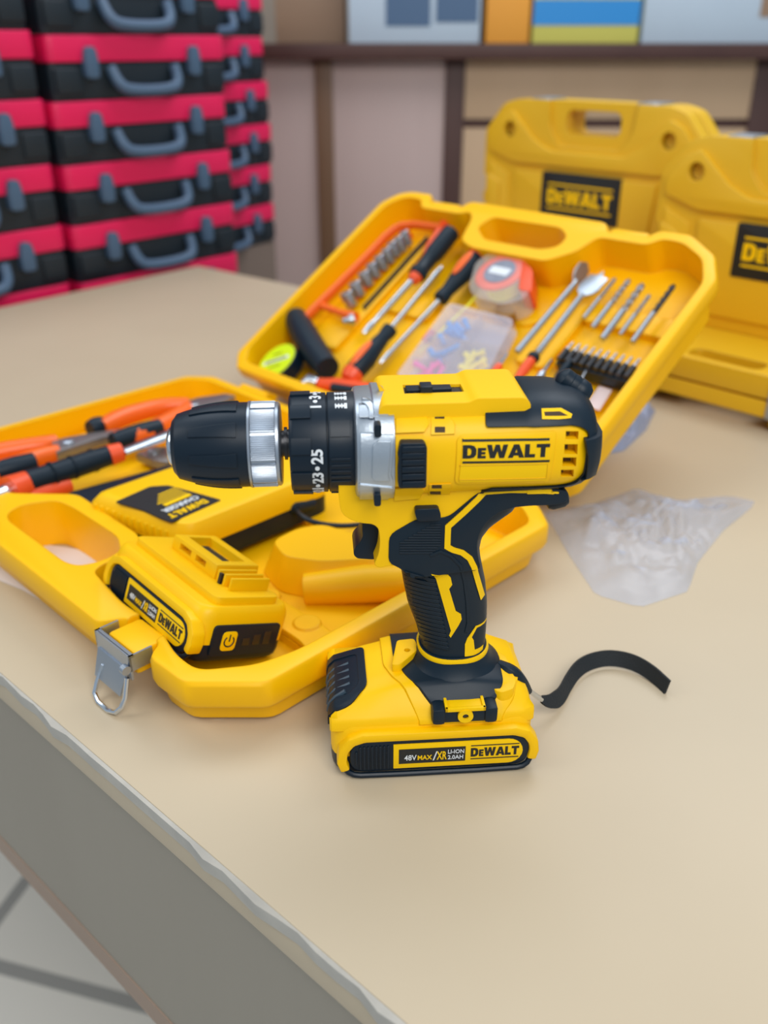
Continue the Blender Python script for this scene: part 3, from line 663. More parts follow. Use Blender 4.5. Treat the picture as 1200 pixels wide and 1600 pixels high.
# rear overmould (C shaped) : offset body cut by a prism
om = [c2(618, 222), c2(640, 203), c2(690, 198), c2(745, 194), c2(775, 176), c2(787, 150)]
om = [(p[0], p[1]) for p in om] + [(om[-1][0], 240), (90, 240), (90, 150), (74, 160), (22, 167), (26, 171.2), (63, 170.2), (68.5, 172.6), (71, 178), (71, 189.6)]
om += [c2(1082, 330), c2(1072, 314), c2(1045, 298), c2(1005, 292), c2(632, 301), c2(624, 292)]
ovm = boolean(body(1.3), [prism(rpoly(om, .8, 2), -60, 60, 'y')], 'INTERSECT')
ov = part('rear_overmould', ovm, 'rubber', T)
p0 = c2(1062, 352); p1 = c2(1132, 352); p2 = c2(1108, 520); p3 = c2(1052, 545)
b = boolean(body(3.0), [prism([p0, (95, p1[1]), (95, p2[1]), p3, c2(1060, 520), c2(1074, 430)], -60, 60, 'y')], 'INTERSECT')
part('tail_bumper', b, 'rubber', T, ov)
a = loc(FD, 884, 594, 1, 6); c = loc(FD, 906, 611, 1, 4)
b = tube([a, a * .5 + c * .5, c], [5.4, 6.2, 5.4], 20); lathe([(-5, 1), (-4, 4), (-2, 5.8), (2, 5.8), (4, 4), (5, 1)], a, (c - a), 20, b); lathe([(-6, 1), (-5, 4.4), (-2, 6.4), (2, 6.4), (5, 4.4), (6, 1)], c, (c - a), 20, b)
part('rear_knob', b, 'rubber', T, ov)
a = loc(FD, 870, 779, 1, -12)
part('lower_knob', lathe([(-6, 2), (-5.3, 4), (-3, 5.2), (3, 5.2), (5.3, 4), (6, 2)], a, (1, 0, .25), 20), 'rubber', T, ov)
# arrow shaped slot frame on the overmould
OT = bvh(body(1.3))
arrow = [(868, 214), (955, 211), (1004, 238), (1000, 256), (945, 263), (872, 262)]
fr_ = part('slot_frame', decal([c2(*p, -28) for p in arrow], OT, .7, 4), 'yflat', T, ov)
part('slot_shade_patch', decal([c2(*p, -28) for p in [(880, 228), (950, 226), (985, 244), (884, 246)]], OT, .85, 4), 'brown', T, fr_)  # raised dark patch, coloured as the shade inside the slot
part('slot_frame', decal(ribbon([c2(810, 592, -22), c2(900, 590, -22), c2(952, 590, -22)], 2.6), GT, .9, 4), 'yflat', T, ov)
# top cover with the speed slider
tc_ = [(-27.5, 200), (-28.5, 211.5), (-26, 214.4), (14.5, 214.4), (18, 216.4), (41, 216.2), (44, 213), (43.5, 205)]
slot = [dz(x, y, 214.4) for x, y in ((629, 601), (719, 600), (725, 612), (632, 615))]
cov = prism(rpoly(tc_, 2, 3), -21.5, 20.5, 'y', 3.6, seg=4)
cov = boolean(cov, [prism(slot, 212.6, 230, 'z')])
tp = part('top_cover', cov, 'yellow', T)
part('slider_well', prism([(p[0], p[1]) for p in slot], 211.4, 212.9, 'z'), 'bflat', T, tp)
sl = [dz(x, y, 214.2) for x, y in ((633, 604), (703, 602), (706, 609), (635, 612))]
b = prism(sl, 211, 214.9, 'z', .4); k0 = dz(659, 605, 216)
box(k0[0] - 1, k0[1] - 4, 211, k0[0] + 5, k0[1] + 4, 217.6, .8, b)
part('speed_slider', b, 'black', T, tp)
# lower lip of the cover on the near side
part('cover_lip', decal([c2(*p, -26) for p in [(150, 176), (200, 180), (600, 178), (640, 172), (772, 158), (770, 178), (745, 192), (690, 198), (640, 203), (618, 222), (240, 226), (200, 216), (170, 195)]], BT_, 1.3, 3), 'yellow', T, tp)
# --- gearbox
gear = loft([[(u, (29.4 + d) * c, CW + ((25.6 if s > 0 else 25.5) + d) * s) for c, s in [sup(2.6, k, 72) for k in range(72)]] for u, d in ((-39.8, -2), (-39, -.4), (-38, 0), (-31, .5), (-30.4, 1.6), (-24, 1.6), (-23.4, .9), (-21.2, .9))])
gx = part('gearbox', gear, 'steel', T)
GBt = bvh(loft([[(u, 31 * c, CW + (26.6 if s > 0 else 26.4) * s) for c, s in [sup(2.6, k, 72) for k in range(72)]] for u in (-41, -8)]))
for pts, lf in (([(62, 560), (210, 575), (213, 635), (188, 655), (66, 655)], .9), ([(130, 255), (216, 253), (216, 335), (150, 335), (132, 318)], 1.2), ([(66, 335), (216, 335), (216, 365), (204, 520), (213, 545), (213, 575), (64, 575)], .3), ([(120, 385), (142, 366), (200, 366), (200, 400), (190, 520), (198, 545), (130, 545), (118, 530)], 1.3), ([(150, 200), (216, 240), (216, 262), (60, 262), (60, 210)], .3)):
    part('gearbox_lug', decal([c2(*p, -30, GBt) for p in pts], GBt, lf, 4, sink=3), 'steel', T, gx)
part('gearbox_rib', decal(ribbon([c2(66, 140, -28, GBt), c2(90, 175, -29, GBt), c2(112, 210, -30, GBt), c2(114, 262, -31, GBt)], 2.0), GBt, 1.4, 3), 'steel', T, gx)
for x, y in ((140, 300), (139, 610)):
    q = c2(x, y, -32, GBt); b = prism(rpoly([(q[0] - 1.7, q[1] - 3.2), (q[0] + 1.7, q[1] - 3.2), (q[0] + 1.7, q[1] + 3.2), (q[0] - 1.7, q[1] + 3.2)], 2), -32.6, -27, 'y', .6)
    part('gearbox_screw', b, 'black', T, gx)
# yellow bosses beside the gearbox, vents, nameplate
for pts, lf, mt, nm in (
    ([(222, 250), (360, 250), (372, 290), (350, 325), (222, 330)], 1.4, 'yellow', 'screw_boss'), ([(218, 578), (330, 568), (352, 585), (330, 622), (216, 632)], 1.4, 'yellow', 'screw_boss'),
    ([(222, 345), (345, 340), (366, 362), (362, 545), (345, 566), (218, 570)], .7, 'yellow', 'switch_surround'),
    ([(378, 236), (452, 234), (488, 290), (486, 336), (380, 340)], .8, 'yellow', 'vent_bracket'), ([(372, 562), (470, 558), (466, 604), (370, 608)], .7, 'yellow', 'vent_bracket')):
    part(nm, decal([c2(*p, -29) for p in pts], BT_, lf, 3), mt, T, hs)
for x0, x1, y0, y1 in ((397, 440, 243, 266), (397, 443, 302, 327), (384, 428, 562, 577), (376, 424, 592, 604)):
    part('vent_shade_patch', decal([c2(x0, y0), c2(x1, y0), c2(x1, y1), c2(x0, y1)], BT_, .95, 5), 'brown', T, hs)  # no holes cut: raised patches coloured as the shade inside vents
q = c2(496, 708); 
pl = [(512, 342), (938, 322), (905, 551), (497, 560), (488, 545)]
fr_ = part('nameplate_frame', decal(rpoly([c2(*p) for p in [(515, 340), (940, 322), (928, 440), (905, 552), (500, 560), (486, 545), (496, 360)]], 1.5, 3), BT_, .6, 4), 'yellow', T, hs)
BT2 = bvh(body(.6))
part('nameplate', decal(rpoly([c2(*p) for p in [(522, 354), (912, 346), (896, 540), (508, 548), (504, 540)]], 1, 3), BT2, .5, 4), 'yflat', T, hs)
def surf(tree, lift):
    def f(x, z):
        h = tree.ray_cast(Vector((x, -80, z)), Vector((0, 1, 0))); return (h[0].y if h[0] else -30) - lift
    return f
sf = surf(BT2, .5)
lg0 = c2(520, 442); lg1 = c2(906, 434)
rt = Vector((lg1[0] - lg0[0], lg1[1] - lg0[1])); LW = rt.length; rt.normalize(); upv = Vector((-rt.y, rt.x))
def lfn(x, y, h): px = lg0[0] + rt.x * x + upv.x * y; pz = lg0[1] + rt.y * x + upv.y * y; return Vector((px, sf(px, pz) - h, pz))
lh_ = 6.5; tot = sum(GL[c][0] * (.78 if c == 'E' else 1) + .05 for c in 'DEWALT') - .05; lk = LW / tot; lx = 0
for c in 'DEWALT':
    s = .78 if c == 'E' else 1
    pts = [(lg0[0] + rt.x * (lx + p[0] * s) * lk + upv.x * p[1] * s * lh_, lg0[1] + rt.y * (lx + p[0] * s) * lk + upv.y * p[1] * s * lh_) for p in GL[c][1]]
    part('letter', decal(pts, BT2, .85, 2.5), 'bflat', T, fr_, 'black raised letter'); lx += GL[c][0] * s + .05
for y0, y1 in ((362, 356), (460, 453)):
    part('logo_line', decal(ribbon([c2(520, y0), c2(908, y1)], 1.0), BT2, .8, 4), 'bflat', T, fr_)
part('nameplate_line', decal(ribbon([c2(508, 474), c2(900, 466), c2(894, 530), c2(508, 538)], .5), BT2, .7, 5), 'yellow', T, fr_)
# direction switch
sw = [c2(x, y, -32) for x, y in ((240, 358), (345, 358), (358, 375), (355, 552), (345, 558), (232, 557), (230, 480), (235, 430), (230, 420))]
s_ = part('side_switch', prism(rpoly(sw, 1.5), -33.6, -25, 'y', 1), 'black', T)
for k in range(6):
    y = 385 + k * 31; a = c2(246, y, -33); b_ = c2(350, y, -33)
    part('switch_rib', box(a[0], -34.8, a[1] - 1.6, b_[0], -33, a[1] + 1.6, .7), 'black', T, s_)
# forward and reverse button
q = [dl(x, y, -23) for x, y in ((648, 793), (685, 792), (688, 800), (688, 811), (652, 812), (648, 802))]
part('reverse_button', prism(rpoly(q, 1.5), -25, -15, 'y', 1.2), 'black', T)
# yellow piping on the grip (5x crop coordinates)
GT2 = bvh(hnd(), gpan())
def c4(x, y, v=-20): return hit(GT2, 560 + x / 5, 780 + y / 5, v)
rl = [c4(1530, -62), c4(1400, -72), c4(1180, -74), c4(985, -60), c4(930, 0), c4(820, 105), c4(700, 212), c4(694, 370), c4(740, 395), c4(810, 415), c4(870, 460), c4(905, 530), c4(935, 640), c4(972, 765)]
part('grip_piping', decal(ribbon(rl, 3.0), GT2, .6, 2.5), 'yflat', T)
sp = [(570, 585), (600, 592), (700, 588), (720, 610), (732, 665), (708, 698), (760, 872), (800, 895), (806, 935), (780, 985), (720, 1078), (708, 1062), (722, 1025), (606, 620)]
part('grip_inlay', decal([c4(*p, -18) for p in sp], GT2, .5, 2.5), 'yflat', T)
sp2 = [(830, 1225), (832, 1130), (850, 1085), (915, 990), (1000, 925), (998, 940), (925, 1000), (885, 1075), (900, 1100), (908, 1175), (975, 1135), (970, 1170), (900, 1215)]
part('grip_inlay', decal([c4(*p, -15) for p in sp2], GT2, .5, 2.5), 'yflat', T)
# ribbed front of the grip and fine lines above
for k in range(17):
    y = 590 + k * 33; x0 = [352, 358, 362, 366, 372, 378, 386, 396, 408, 422, 436, 448, 458, 466, 474, 480, 486][k]; x1 = 598 + k * 6.5
    P_ = [c4(x0 + (x1 - x0) * t, y + 46 * t - 20 * (1 - t) ** 2 + (1 - t) * 0, -17) for t in (0.03, .12, .3, .55, .8, 1)]
    part('grip_rib', decal(ribbon(P_, 2.3), GT2, .75, 2.5), 'rubber', T)
for k in range(12):
    y = 200 + k * 20; x0 = 560 - k * 34 if k < 7 else 320; x0 = max(x0, 320); x1 = 645 if k < 9 else 640 - (k - 8) * 20
    part('grip_line', decal(ribbon([c4(x0, y, -21), c4(x1, y, -21)], .8), GT2, .35, 4), 'rubber', T)
part('grip_ridge', decal(ribbon([c4(560, 440, -21), c4(640, 408, -21), c4(720, 440, -20), c4(800, 520, -19), c4(830, 640, -18), c4(850, 800, -17), c4(858, 960, -16), c4(840, 1040, -16)], 1.6), GT2, .5, 2.5), 'rubber', T)
# --- collar and chuck (lathed about the axis)
ax0 = (0, 0, CW)
def lat(prof, n=96, rf=None): return lathe([(u, r_) for u, r_ in prof], ax0, (1, 0, 0), n, up=(0, -1, 0), rf=rf)
part('collar_core', lat([(-70.5, 8), (-70.5, 23.6), (-38.5, 23.6), (-38.5, 8)]), 'black', T)
cf = part('torque_collar', lat([(-71, 20), (-71, 23.3), (-70.2, 24.2), (-69, 24.6), (-53.2, 24.8), (-52.9, 24.4), (-52.9, 20)]), 'black', T)
for k in range(9): part('collar_ridge', cylpatch(-70.2, -60.5, R(-30 + k * 40), R(-12 + k * 40), lambda u: 24.5 + (u + 70.2) * .02, 1.1, CW, 5, 6), 'black', T, cf)
cr = part('mode_collar', lat([(-52.4, 20), (-52.4, 24.5), (-52, 24.9), (-40, 25.2), (-39, 24.6), (-39, 20)]), 'black', T)
for a, b in [(2 - k * 7.5, 5 - k * 7.5) for k in range(5)] + [(28, 46), (-95, -60), (130, 160)]:
    part('collar_ridge', cylpatch(-51.5, -41.8, R(a), R(b), lambda u: 25.0, .65, CW, 3, 4), 'black', T, cr)
def around(s, th, u, size, bold=.03, Rr=24.85):
    vs_, _ = glyphs(s, size, bold); cx = (min(v[0] for v in vs_) + max(v[0] for v in vs_)) / 2
    def fn(x, y, h):
        a = R(th) + (x - cx) / Rr; rr = Rr + h; return Vector((u - y, -rr * math.cos(a), CW + rr * math.sin(a)))
    return text([(s, size, bold, 1, 0, 0)], fn, .15)
dot = lambda th, u: cylpatch(u - 1.15, u + 1.15, R(th) - .048, R(th) + .048, lambda q_: 24.85, .12, CW, 2, 2)
for s, th in (('25', 7), ('23', -21), ('21', -48), ('1', 66), ('3', 84), ('5', 103), ('19', -76)): part('numeral', around(s, th, -55.4, 7.6), 'white', T, cf, 'white numeral')
for th in (-7, -35, -62, 75, 94, 56 + 60): part('dot', lathe([(24.3, 1.1), (25.1, 1.1)], (-58.0, 0, CW), (0, -math.cos(R(th)), math.sin(R(th))), 14), 'white', T, cf)
for th, kind in ((66, 0), (80, 1), (92, 2)):
    b = B(); cylpatch(-48.5, -43.5, R(th - 1.6), R(th + 1.6), lambda u: 25.1, .15, CW, 4, 2, b); cylpatch(-44.2, -42.8, R(th - 4), R(th + 4), lambda u: 25.1, .15, CW, 2, 3, b)
    for j in range(3): cylpatch(-48.6 + j * 1.5, -48 + j * 1.5, R(th - 3.4), R(th + 3.4), lambda u: 25.1, .18, CW, 2, 2, b)
    part('screw_symbol', b, 'white', T, cr, 'white screw symbol')
part('spindle', lat([(-78, 6.5), (-74, 6.5), (-74, 8.2), (-72.5, 8.2), (-72.5, 7), (-69, 7), (-69, 3)], 40), 'dark', T)
ck = lambda u: 21.0 - 0.0063 * max(0, -u - 98) ** 2 - (0.00000 * u)
prof = [(-128.4, 8), (-128.2, 13.2), (-127, 14.6)] + [(u, ck(u)) for u in range(-126, -91, 3)] + [(-91.2, 21.0), (-91, 18)]
cs = part('chuck_sleeve', lat(prof), 'black', T)
for k in range(9): part('chuck_flute', cylpatch(-119, -96, R(-8 + k * 40), R(12 + k * 40), ck, .75, CW, 8, 6, taper=.35), 'black', T, cs)
def mark(s, th):
    def fn(x, y, h):
        a = R(th) + x / 15.5; u = -124.6 + y; rr = ck(u) + h; return Vector((u, -rr * math.cos(a), CW + rr * math.sin(a)))
    return text([(s, 4, 0, 1, 0, 0)], fn, .2)
part('chuck_nose', lat([(-131.2, 3.2), (-131.2, 7), (-130.6, 8.6), (-129.6, 9.6), (-128, 10.2), (-126, 10.2)], 48), 'chrome', T, cs)
part('chuck_bore', lat([(-131.3, .5), (-131.3, 3.3), (-131.1, 3.3)], 24), 'bflat', T, cs)
def rid(f):
    a = (f * 9) % 1
    if a < .16: return -.9 if .03 < a < .13 else .1
    return .28 * math.sin(f * 2 * math.pi * 126)
rg = lathe([(-91, 17), (-91, 21.4), (-89.8, 21.6)], ax0, (1, 0, 0), 96, up=(0, -1, 0))
lathe([(-89.8, 20.4), (-89.5, 21.0), (-78, 21.0), (-77.4, 20.4)], ax0, (1, 0, 0), 1008, rg, up=(0, -1, 0), rf=rid)
lathe([(-77.6, 20.9), (-76.2, 20.9), (-75.4, 20), (-75.2, 12), (-75.2, 3)], ax0, (1, 0, 0), 96, rg, up=(0, -1, 0))
part('chuck_ring', rg, 'satin', T, None, 'silver knurled ring')
# --- wrist strap
def sp_(x, y, z): p = loc(FD, x, y, 2, z); return (p.x, p.y, z)
st_ = [sp_(778, 1038, 50), sp_(800, 1050, 48), sp_(816, 1066, 40), sp_(826, 1080, 30)]
b = tube(st_, [3, 4.5, 3.6, 2.2], 10, flat=1, smooth=2)
ws = part('wrist_strap', b, 'rubber', T)
part('strap_ring', tube([sp_(824, 1076, 32), sp_(836, 1086, 24), sp_(846, 1093, 17)], 1.5, 8, smooth=1), 'chrome', T, ws)
def strapband(path, wd):
    P_ = [Vector(p) for p in path]
    for _ in range(3):
        q = [P_[0]]
        for i in range(len(P_) - 1): q += [P_[i] * .75 + P_[i + 1] * .25, P_[i] * .25 + P_[i + 1] * .75]
        P_ = q + [P_[-1]]
    rings = []
    for i, p in enumerate(P_):
        d = (P_[min(i + 1, len(P_) - 1)] - P_[max(0, i - 1)]).normalized(); t = i / len(P_)
        s = Vector((0, .55 + .2 * math.sin(t * 6), 1)); s = (s - d * s.dot(d)).normalized(); n = d.cross(s)
        k = wd / 2 * min(1, .3 + t * 3.5)
        rings.append([p + s * k + n * .8, p + s * k - n * .8, p - s * k - n * .8, p - s * k + n * .8])
    return loft(rings)
pth = [sp_(846, 1092, 17), sp_(860, 1097, 12), sp_(876, 1090, 8), sp_(888, 1066, 8), sp_(903, 1044, 8), sp_(925, 1032, 7), sp_(955, 1027, 7), sp_(990, 1034, 7), sp_(1020, 1052, 6), sp_(1043, 1074, 5)]
M['web'] = mat('woven_strap', (.010, .014, .018), .75, bump=.5, bscale=900)
part('strap_webbing', strapband(pth, 10.5), 'web', T, ws)
# ------------------------------------------------------------------ things in the tray
TRAY = FC
# loose battery, its label side facing the near left
bpc = loc(FC, 250, 935, 2, 44)
BX = (377, -275, 9); tilt = R(-22)
LBT = Thing('battery_pack', 'yellow and black slide-in battery pack lying tilted in the near corner of the case tray', 'battery', FC, BX)
ct, st2 = math.cos(tilt), math.sin(tilt)
def XB(p):
    u, v, w_ = p; a = R(-4); v2, w2 = v * ct - w_ * st2, v * st2 + w_ * ct
    u *= 1.02; return Vector((BX[0] + u * math.cos(a) - v2 * math.sin(a), BX[1] + u * math.sin(a) + v2 * math.cos(a), BX[2] + w2 + 8))
sh, put2 = battery_parts(LBT, XB)
b = prism(rpoly([(-50, -24), (52, -24), (52, 26), (-50, 26)], 6), 36, 42, 'z', 2)
put2('top_shell', b, 'yellow', sh)
b = box(-30, -8, 41, 24, 26, 52, 2)
b = boolean(b, [box(-24, 0, 46, 18, 18, 70), box(-20, -12, 45, -6, 4, 49), box(0, -12, 45, 12, 4, 49)])
put2('rail_block', b, 'yellow', sh)
put2('terminal_well', box(-22, 3, 45.5, 16, 16, 46.6), 'bflat', sh)
for k in range(3): put2('terminal_rib', box(26 + k * 7, -8, 41, 28.4 + k * 7, 22, 50, .6), 'yellow', sh)
put2('terminal_slot', box(29.5, -9, 41, 32, -7, 49), 'bflat', sh)
# charge gauge on the end
b = put2('charge_gauge', prism(rpoly([(-24, 5), (27, 5), (27, 26), (-24, 26)], 3), 55, 58.4, 'x', .5), 'black', sh)
put2('power_button', prism(rpoly([(-17, 9), (-6, 9), (-6, 22), (-17, 22)], 3), 58, 58.9, 'x', .3), 'yflat', b)
fn = plane_fn((58.9, -11.5, 15.5), (0, 1, 0), (0, 0, 1), (1, 0, 0))
put2('power_symbol', tube([fn(3.6 * math.sin(t), 3.6 * math.cos(t), 0) for t in [R(40 + 28 * k) for k in range(11)]], .5, 6), 'bflat', b)
put2('power_symbol', tube([fn(0, 0, 0), fn(0, 4.6, 0)], .5, 6), 'bflat', b)
for k in range(3):
    h = 5 + k * 2; put2('gauge_window', box(58, -1 + k * 8, 12, 58.7, 4.5 + k * 8, 12 + h, .2), 'dark', b)

# charger: black base, yellow top, label
G0 = (268, -176, 16)
CH = Thing('battery_charger', 'yellow charger with black base and black printed label lying in the case tray', 'charger', FC, G0)
bs = rpoly([(186, -258), (334, -248), (334, -100), (196, -92)], 6, 4)
bs = rpoly([(203, -262), (336, -240), (336, -92), (203, -106)], 8, 4)
part('base', prism([(x, y) for x, y in rpoly([(170, -252), (304, -240), (318, -230), (318, -100), (310, -92), (190, -100)], 5, 3)], 14, 34, 'z', 2), 'black', CH)
tp_ = loft([[(x, y, z) for x, y in rpoly(pl, 9, 4)] for z, pl in ((31, [(214, -256), (308, -238), (319, -229), (319, -96), (214, -96)]), (43, [(214, -256), (308, -238), (319, -229), (319, -96), (214, -96)]), (50, [(219, -251), (306, -234), (315, -226), (315, -100), (219, -100)]), (51.5, [(223, -247), (304, -230), (311, -222), (311, -104), (223, -104)]))])
yt = part('top_shell', tp_, 'yellow', CH)
for k in range(12): part('vent_rib', box(222 + k * 7, -255.4 + k * 1.34, 35, 224.6 + k * 7, -248 + k * 1.34, 44, .6), 'yellow', CH, yt)
lq = [cz(x, y, 52) for x, y in ((180, 784), (234, 760), (262, 758), (300, 768), (346, 781), (268, 816), (252, 810), (224, 797))]
lbp = part('label', prism(rpoly(lq, 2, 2), 51, 52, 'z'), 'bflat', CH, yt, 'black printed label')
# lettering reads from the far side of the label
o_ = Vector((*cz(330, 775, 52.2), 52.1)); e_ = Vector((*cz(265, 806, 52.2), 52.1)); rt_ = (Vector((*cz(338, 781, 52.2), 52.1)) - Vector((*cz(272, 812, 52.2), 52.1))).normalized()
rt2 = Vector((-rt_.x, -rt_.y, 0)); up2 = Vector((rt_.y, -rt_.x, 0)) * 1.0
up2 = Vector((rt_.y, -rt_.x, 0))
P0 = Vector((*cz(334, 783, 52.2), 52.1)); P1 = Vector((*cz(266, 813, 52.2), 52.1)); Lc = (P0 - P1).length; rr_ = (P1 - P0).normalized(); uu_ = Vector((rr_.y, -rr_.x, 0))
if uu_.dot(Vector((*cz(260, 770, 52.2), 0)) - Vector((P0.x, P0.y, 0))) > 0: base_o, upd = P0 + uu_ * 9, -uu_
else: base_o, upd = P0 - uu_ * 9, uu_
part('lettering', logo_mesh(Lc * .86, 7.5, plane_fn(base_o + rr_ * 3, rr_, upd, (0, 0, 1)), .2), 'yflat', CH, lbp, 'yellow lettering')
part('lettering', text(fit([('CHARGER', 8, .03, 0)], Lc * .8), plane_fn(base_o - upd * 9 + rr_ * 3, rr_, upd, (0, 0, 1)), .2), 'white', CH, lbp, 'white lettering')
part('printed_panel', prism([tuple((base_o - upd * a + rr_ * b)[:2]) for a, b in ((12, 4), (12, Lc * .7), (17, Lc * .7), (17, 4))], 52, 52.3, 'z'), 'yflat', CH, lbp)
for k in range(4): part('fine_print_line', prism([tuple((base_o - upd * a + rr_ * b)[:2]) for a, b in ((19 + k * 4, 4), (19 + k * 4, Lc * (.75 - .08 * k)), (20.6 + k * 4, Lc * (.75 - .08 * k)), (20.6 + k * 4, 4))], 52, 52.3, 'z'), 'yflat', CH, lbp)
q = Vector((*cz(459, 793, 30), 30)); q1 = Vector((317, -112, 27))
part('strain_relief', tube([q1, (q1 + q) / 2, q], [5, 5, 6], 14), 'rubber', CH)
cp = [Vector((*cz(x, y, z), z)) for x, y, z in ((459, 793, 30), (470, 806, 30), (488, 816, 28), (515, 821, 26), (545, 822, 24), (575, 818, 20), (600, 806, 18))]
part('power_cord', tube(cp, 2.1, 10, smooth=2), 'black', CH)
part('cord_knot', lathe([(-5, 2), (-4, 5), (0, 6.2), (4, 5), (5, 2)], q, (1, .4, 0), 16), 'rubber', CH)

def cpt(x, y, z): return Vector((*cz(x, y, z), z))
# wrench with black and orange grip
pts = [(2, 774, 36), (40, 755, 36), (60, 747, 37), (170, 712, 40), (192, 706, 41), (230, 692, 42), (262, 680, 44), (290, 668, 44)]
WR = Thing('wrench', 'steel shafted tool with black ribbed grip and orange collars, lying behind the charger', 'wrench', FC, tuple(cpt(120, 730, 17)))
P_ = [cpt(*p) for p in pts]
part('shaft', tube([P_[4], P_[5], P_[6], P_[7]], [6.5, 7, 7.5, 9], 12, flat=.5, smooth=1), 'chrome', WR)
part('steel_tip', tube([cpt(-14, 780, 36), P_[0], cpt(18, 765, 36)], 7.5, 12), 'chrome', WR)
part('grip_collar', tube([cpt(14, 768, 36), cpt(46, 753, 36)], [13, 10], 16), 'red', WR, None, 'orange end of the grip')
gr = part('grip', tube([cpt(44, 753, 37), cpt(80, 742, 37), cpt(130, 725, 38), cpt(172, 711, 39)], [10, 9.5, 10, 9], 18, smooth=1), 'rubber', WR)
for x, y in ((80, 741), (112, 731), (144, 720)): part('grip_band', tube([cpt(x, y, 38), cpt(x + 3, y - 1, 38)], 10.6, 18), 'rubber', WR, gr)
part('grip_collar', tube([cpt(171, 712, 39), cpt(191, 706, 40)], [9.6, 8.5], 16), 'red', WR, None, 'orange front collar of the grip')
LH = [cpt(16, 782, 26), cpt(60, 772, 26), cpt(110, 757, 26)]
part('lower_handle', tube(LH, [9, 9, 6], 12, smooth=1), 'red', WR)
# pliers
def pliers(label, h1, h2, jaw, zz_, caps, piv):
    T = Thing('pliers', label, 'pliers', FC, tuple(cpt(*piv, 17)), 'pliers in the tray')
    for hp, (ca, cb, col) in zip((h1, h2), caps):
        part('handle', tube([cpt(*p, zz_) for p in hp], [8.5, 9.5, 9, 8.5, 7, 6][:len(hp)] if len(hp) <= 6 else 8, 14, smooth=1), col, T)
        if ca: part('grip_sleeve', tube([cpt(*ca, zz_ + .5), cpt((ca[0] + cb[0]) / 2, (ca[1] + cb[1]) / 2, zz_ + .5), cpt(*cb, zz_ + .5)], [8, 10, 8.8], 14, smooth=1), 'rubber', T)
    part('jaw', prism([cz(*p, zz_ + 3) for p in jaw], zz_ - 5, zz_ + 4, 'z', 1.2), 'blade', T)
    q = cpt(*piv, zz_ + 4); part('pivot', lathe([(0, 6), (2, 6), (3, 4)], q, (0, 0, 1), 20), 'satin', T)
    return T
pliers('orange handled pliers at the back of the tray, grey jaws pointing towards the lid', [(158, 668), (190, 652), (232, 640), (262, 634), (296, 632)], [(180, 688), (225, 678), (262, 660), (296, 640)],
       [(290, 628), (310, 622), (352, 616), (368, 619), (345, 632), (310, 640), (292, 642)], 36, [((140, 671), (160, 664), 'orange'), ((176, 690), (250, 668), 'orange')], (302, 634))
pliers('orange handled pliers in the left corner of the tray, nearest the frame edge', [(-40, 716), (0, 707), (40, 700), (70, 695), (88, 690)], [(-40, 752), (0, 736), (30, 726), (60, 714), (92, 706)],
       [(80, 690), (106, 684), (150, 676), (196, 670), (204, 674), (160, 684), (112, 700), (88, 708)], 34, [((-40, 716), (-20, 711), 'orange'), ((-20, 742), (54, 722), 'orange')], (106, 692))
T = Thing('side_cutter', 'small grey steel cutter head lying behind the charger, half under the steel shaft', 'pliers', FC, tuple(cpt(236, 708, 17)))
part('jaw', prism([cz(*p, 30) for p in ((212, 708), (240, 698), (268, 698), (276, 712), (262, 722), (236, 718))], 22, 30, 'z', 1), 'blade', T); part('pivot', lathe([(0, 6), (2.4, 6), (3, 5)], cpt(240, 706, 30), (0, 0, 1), 20), 'satin', T)
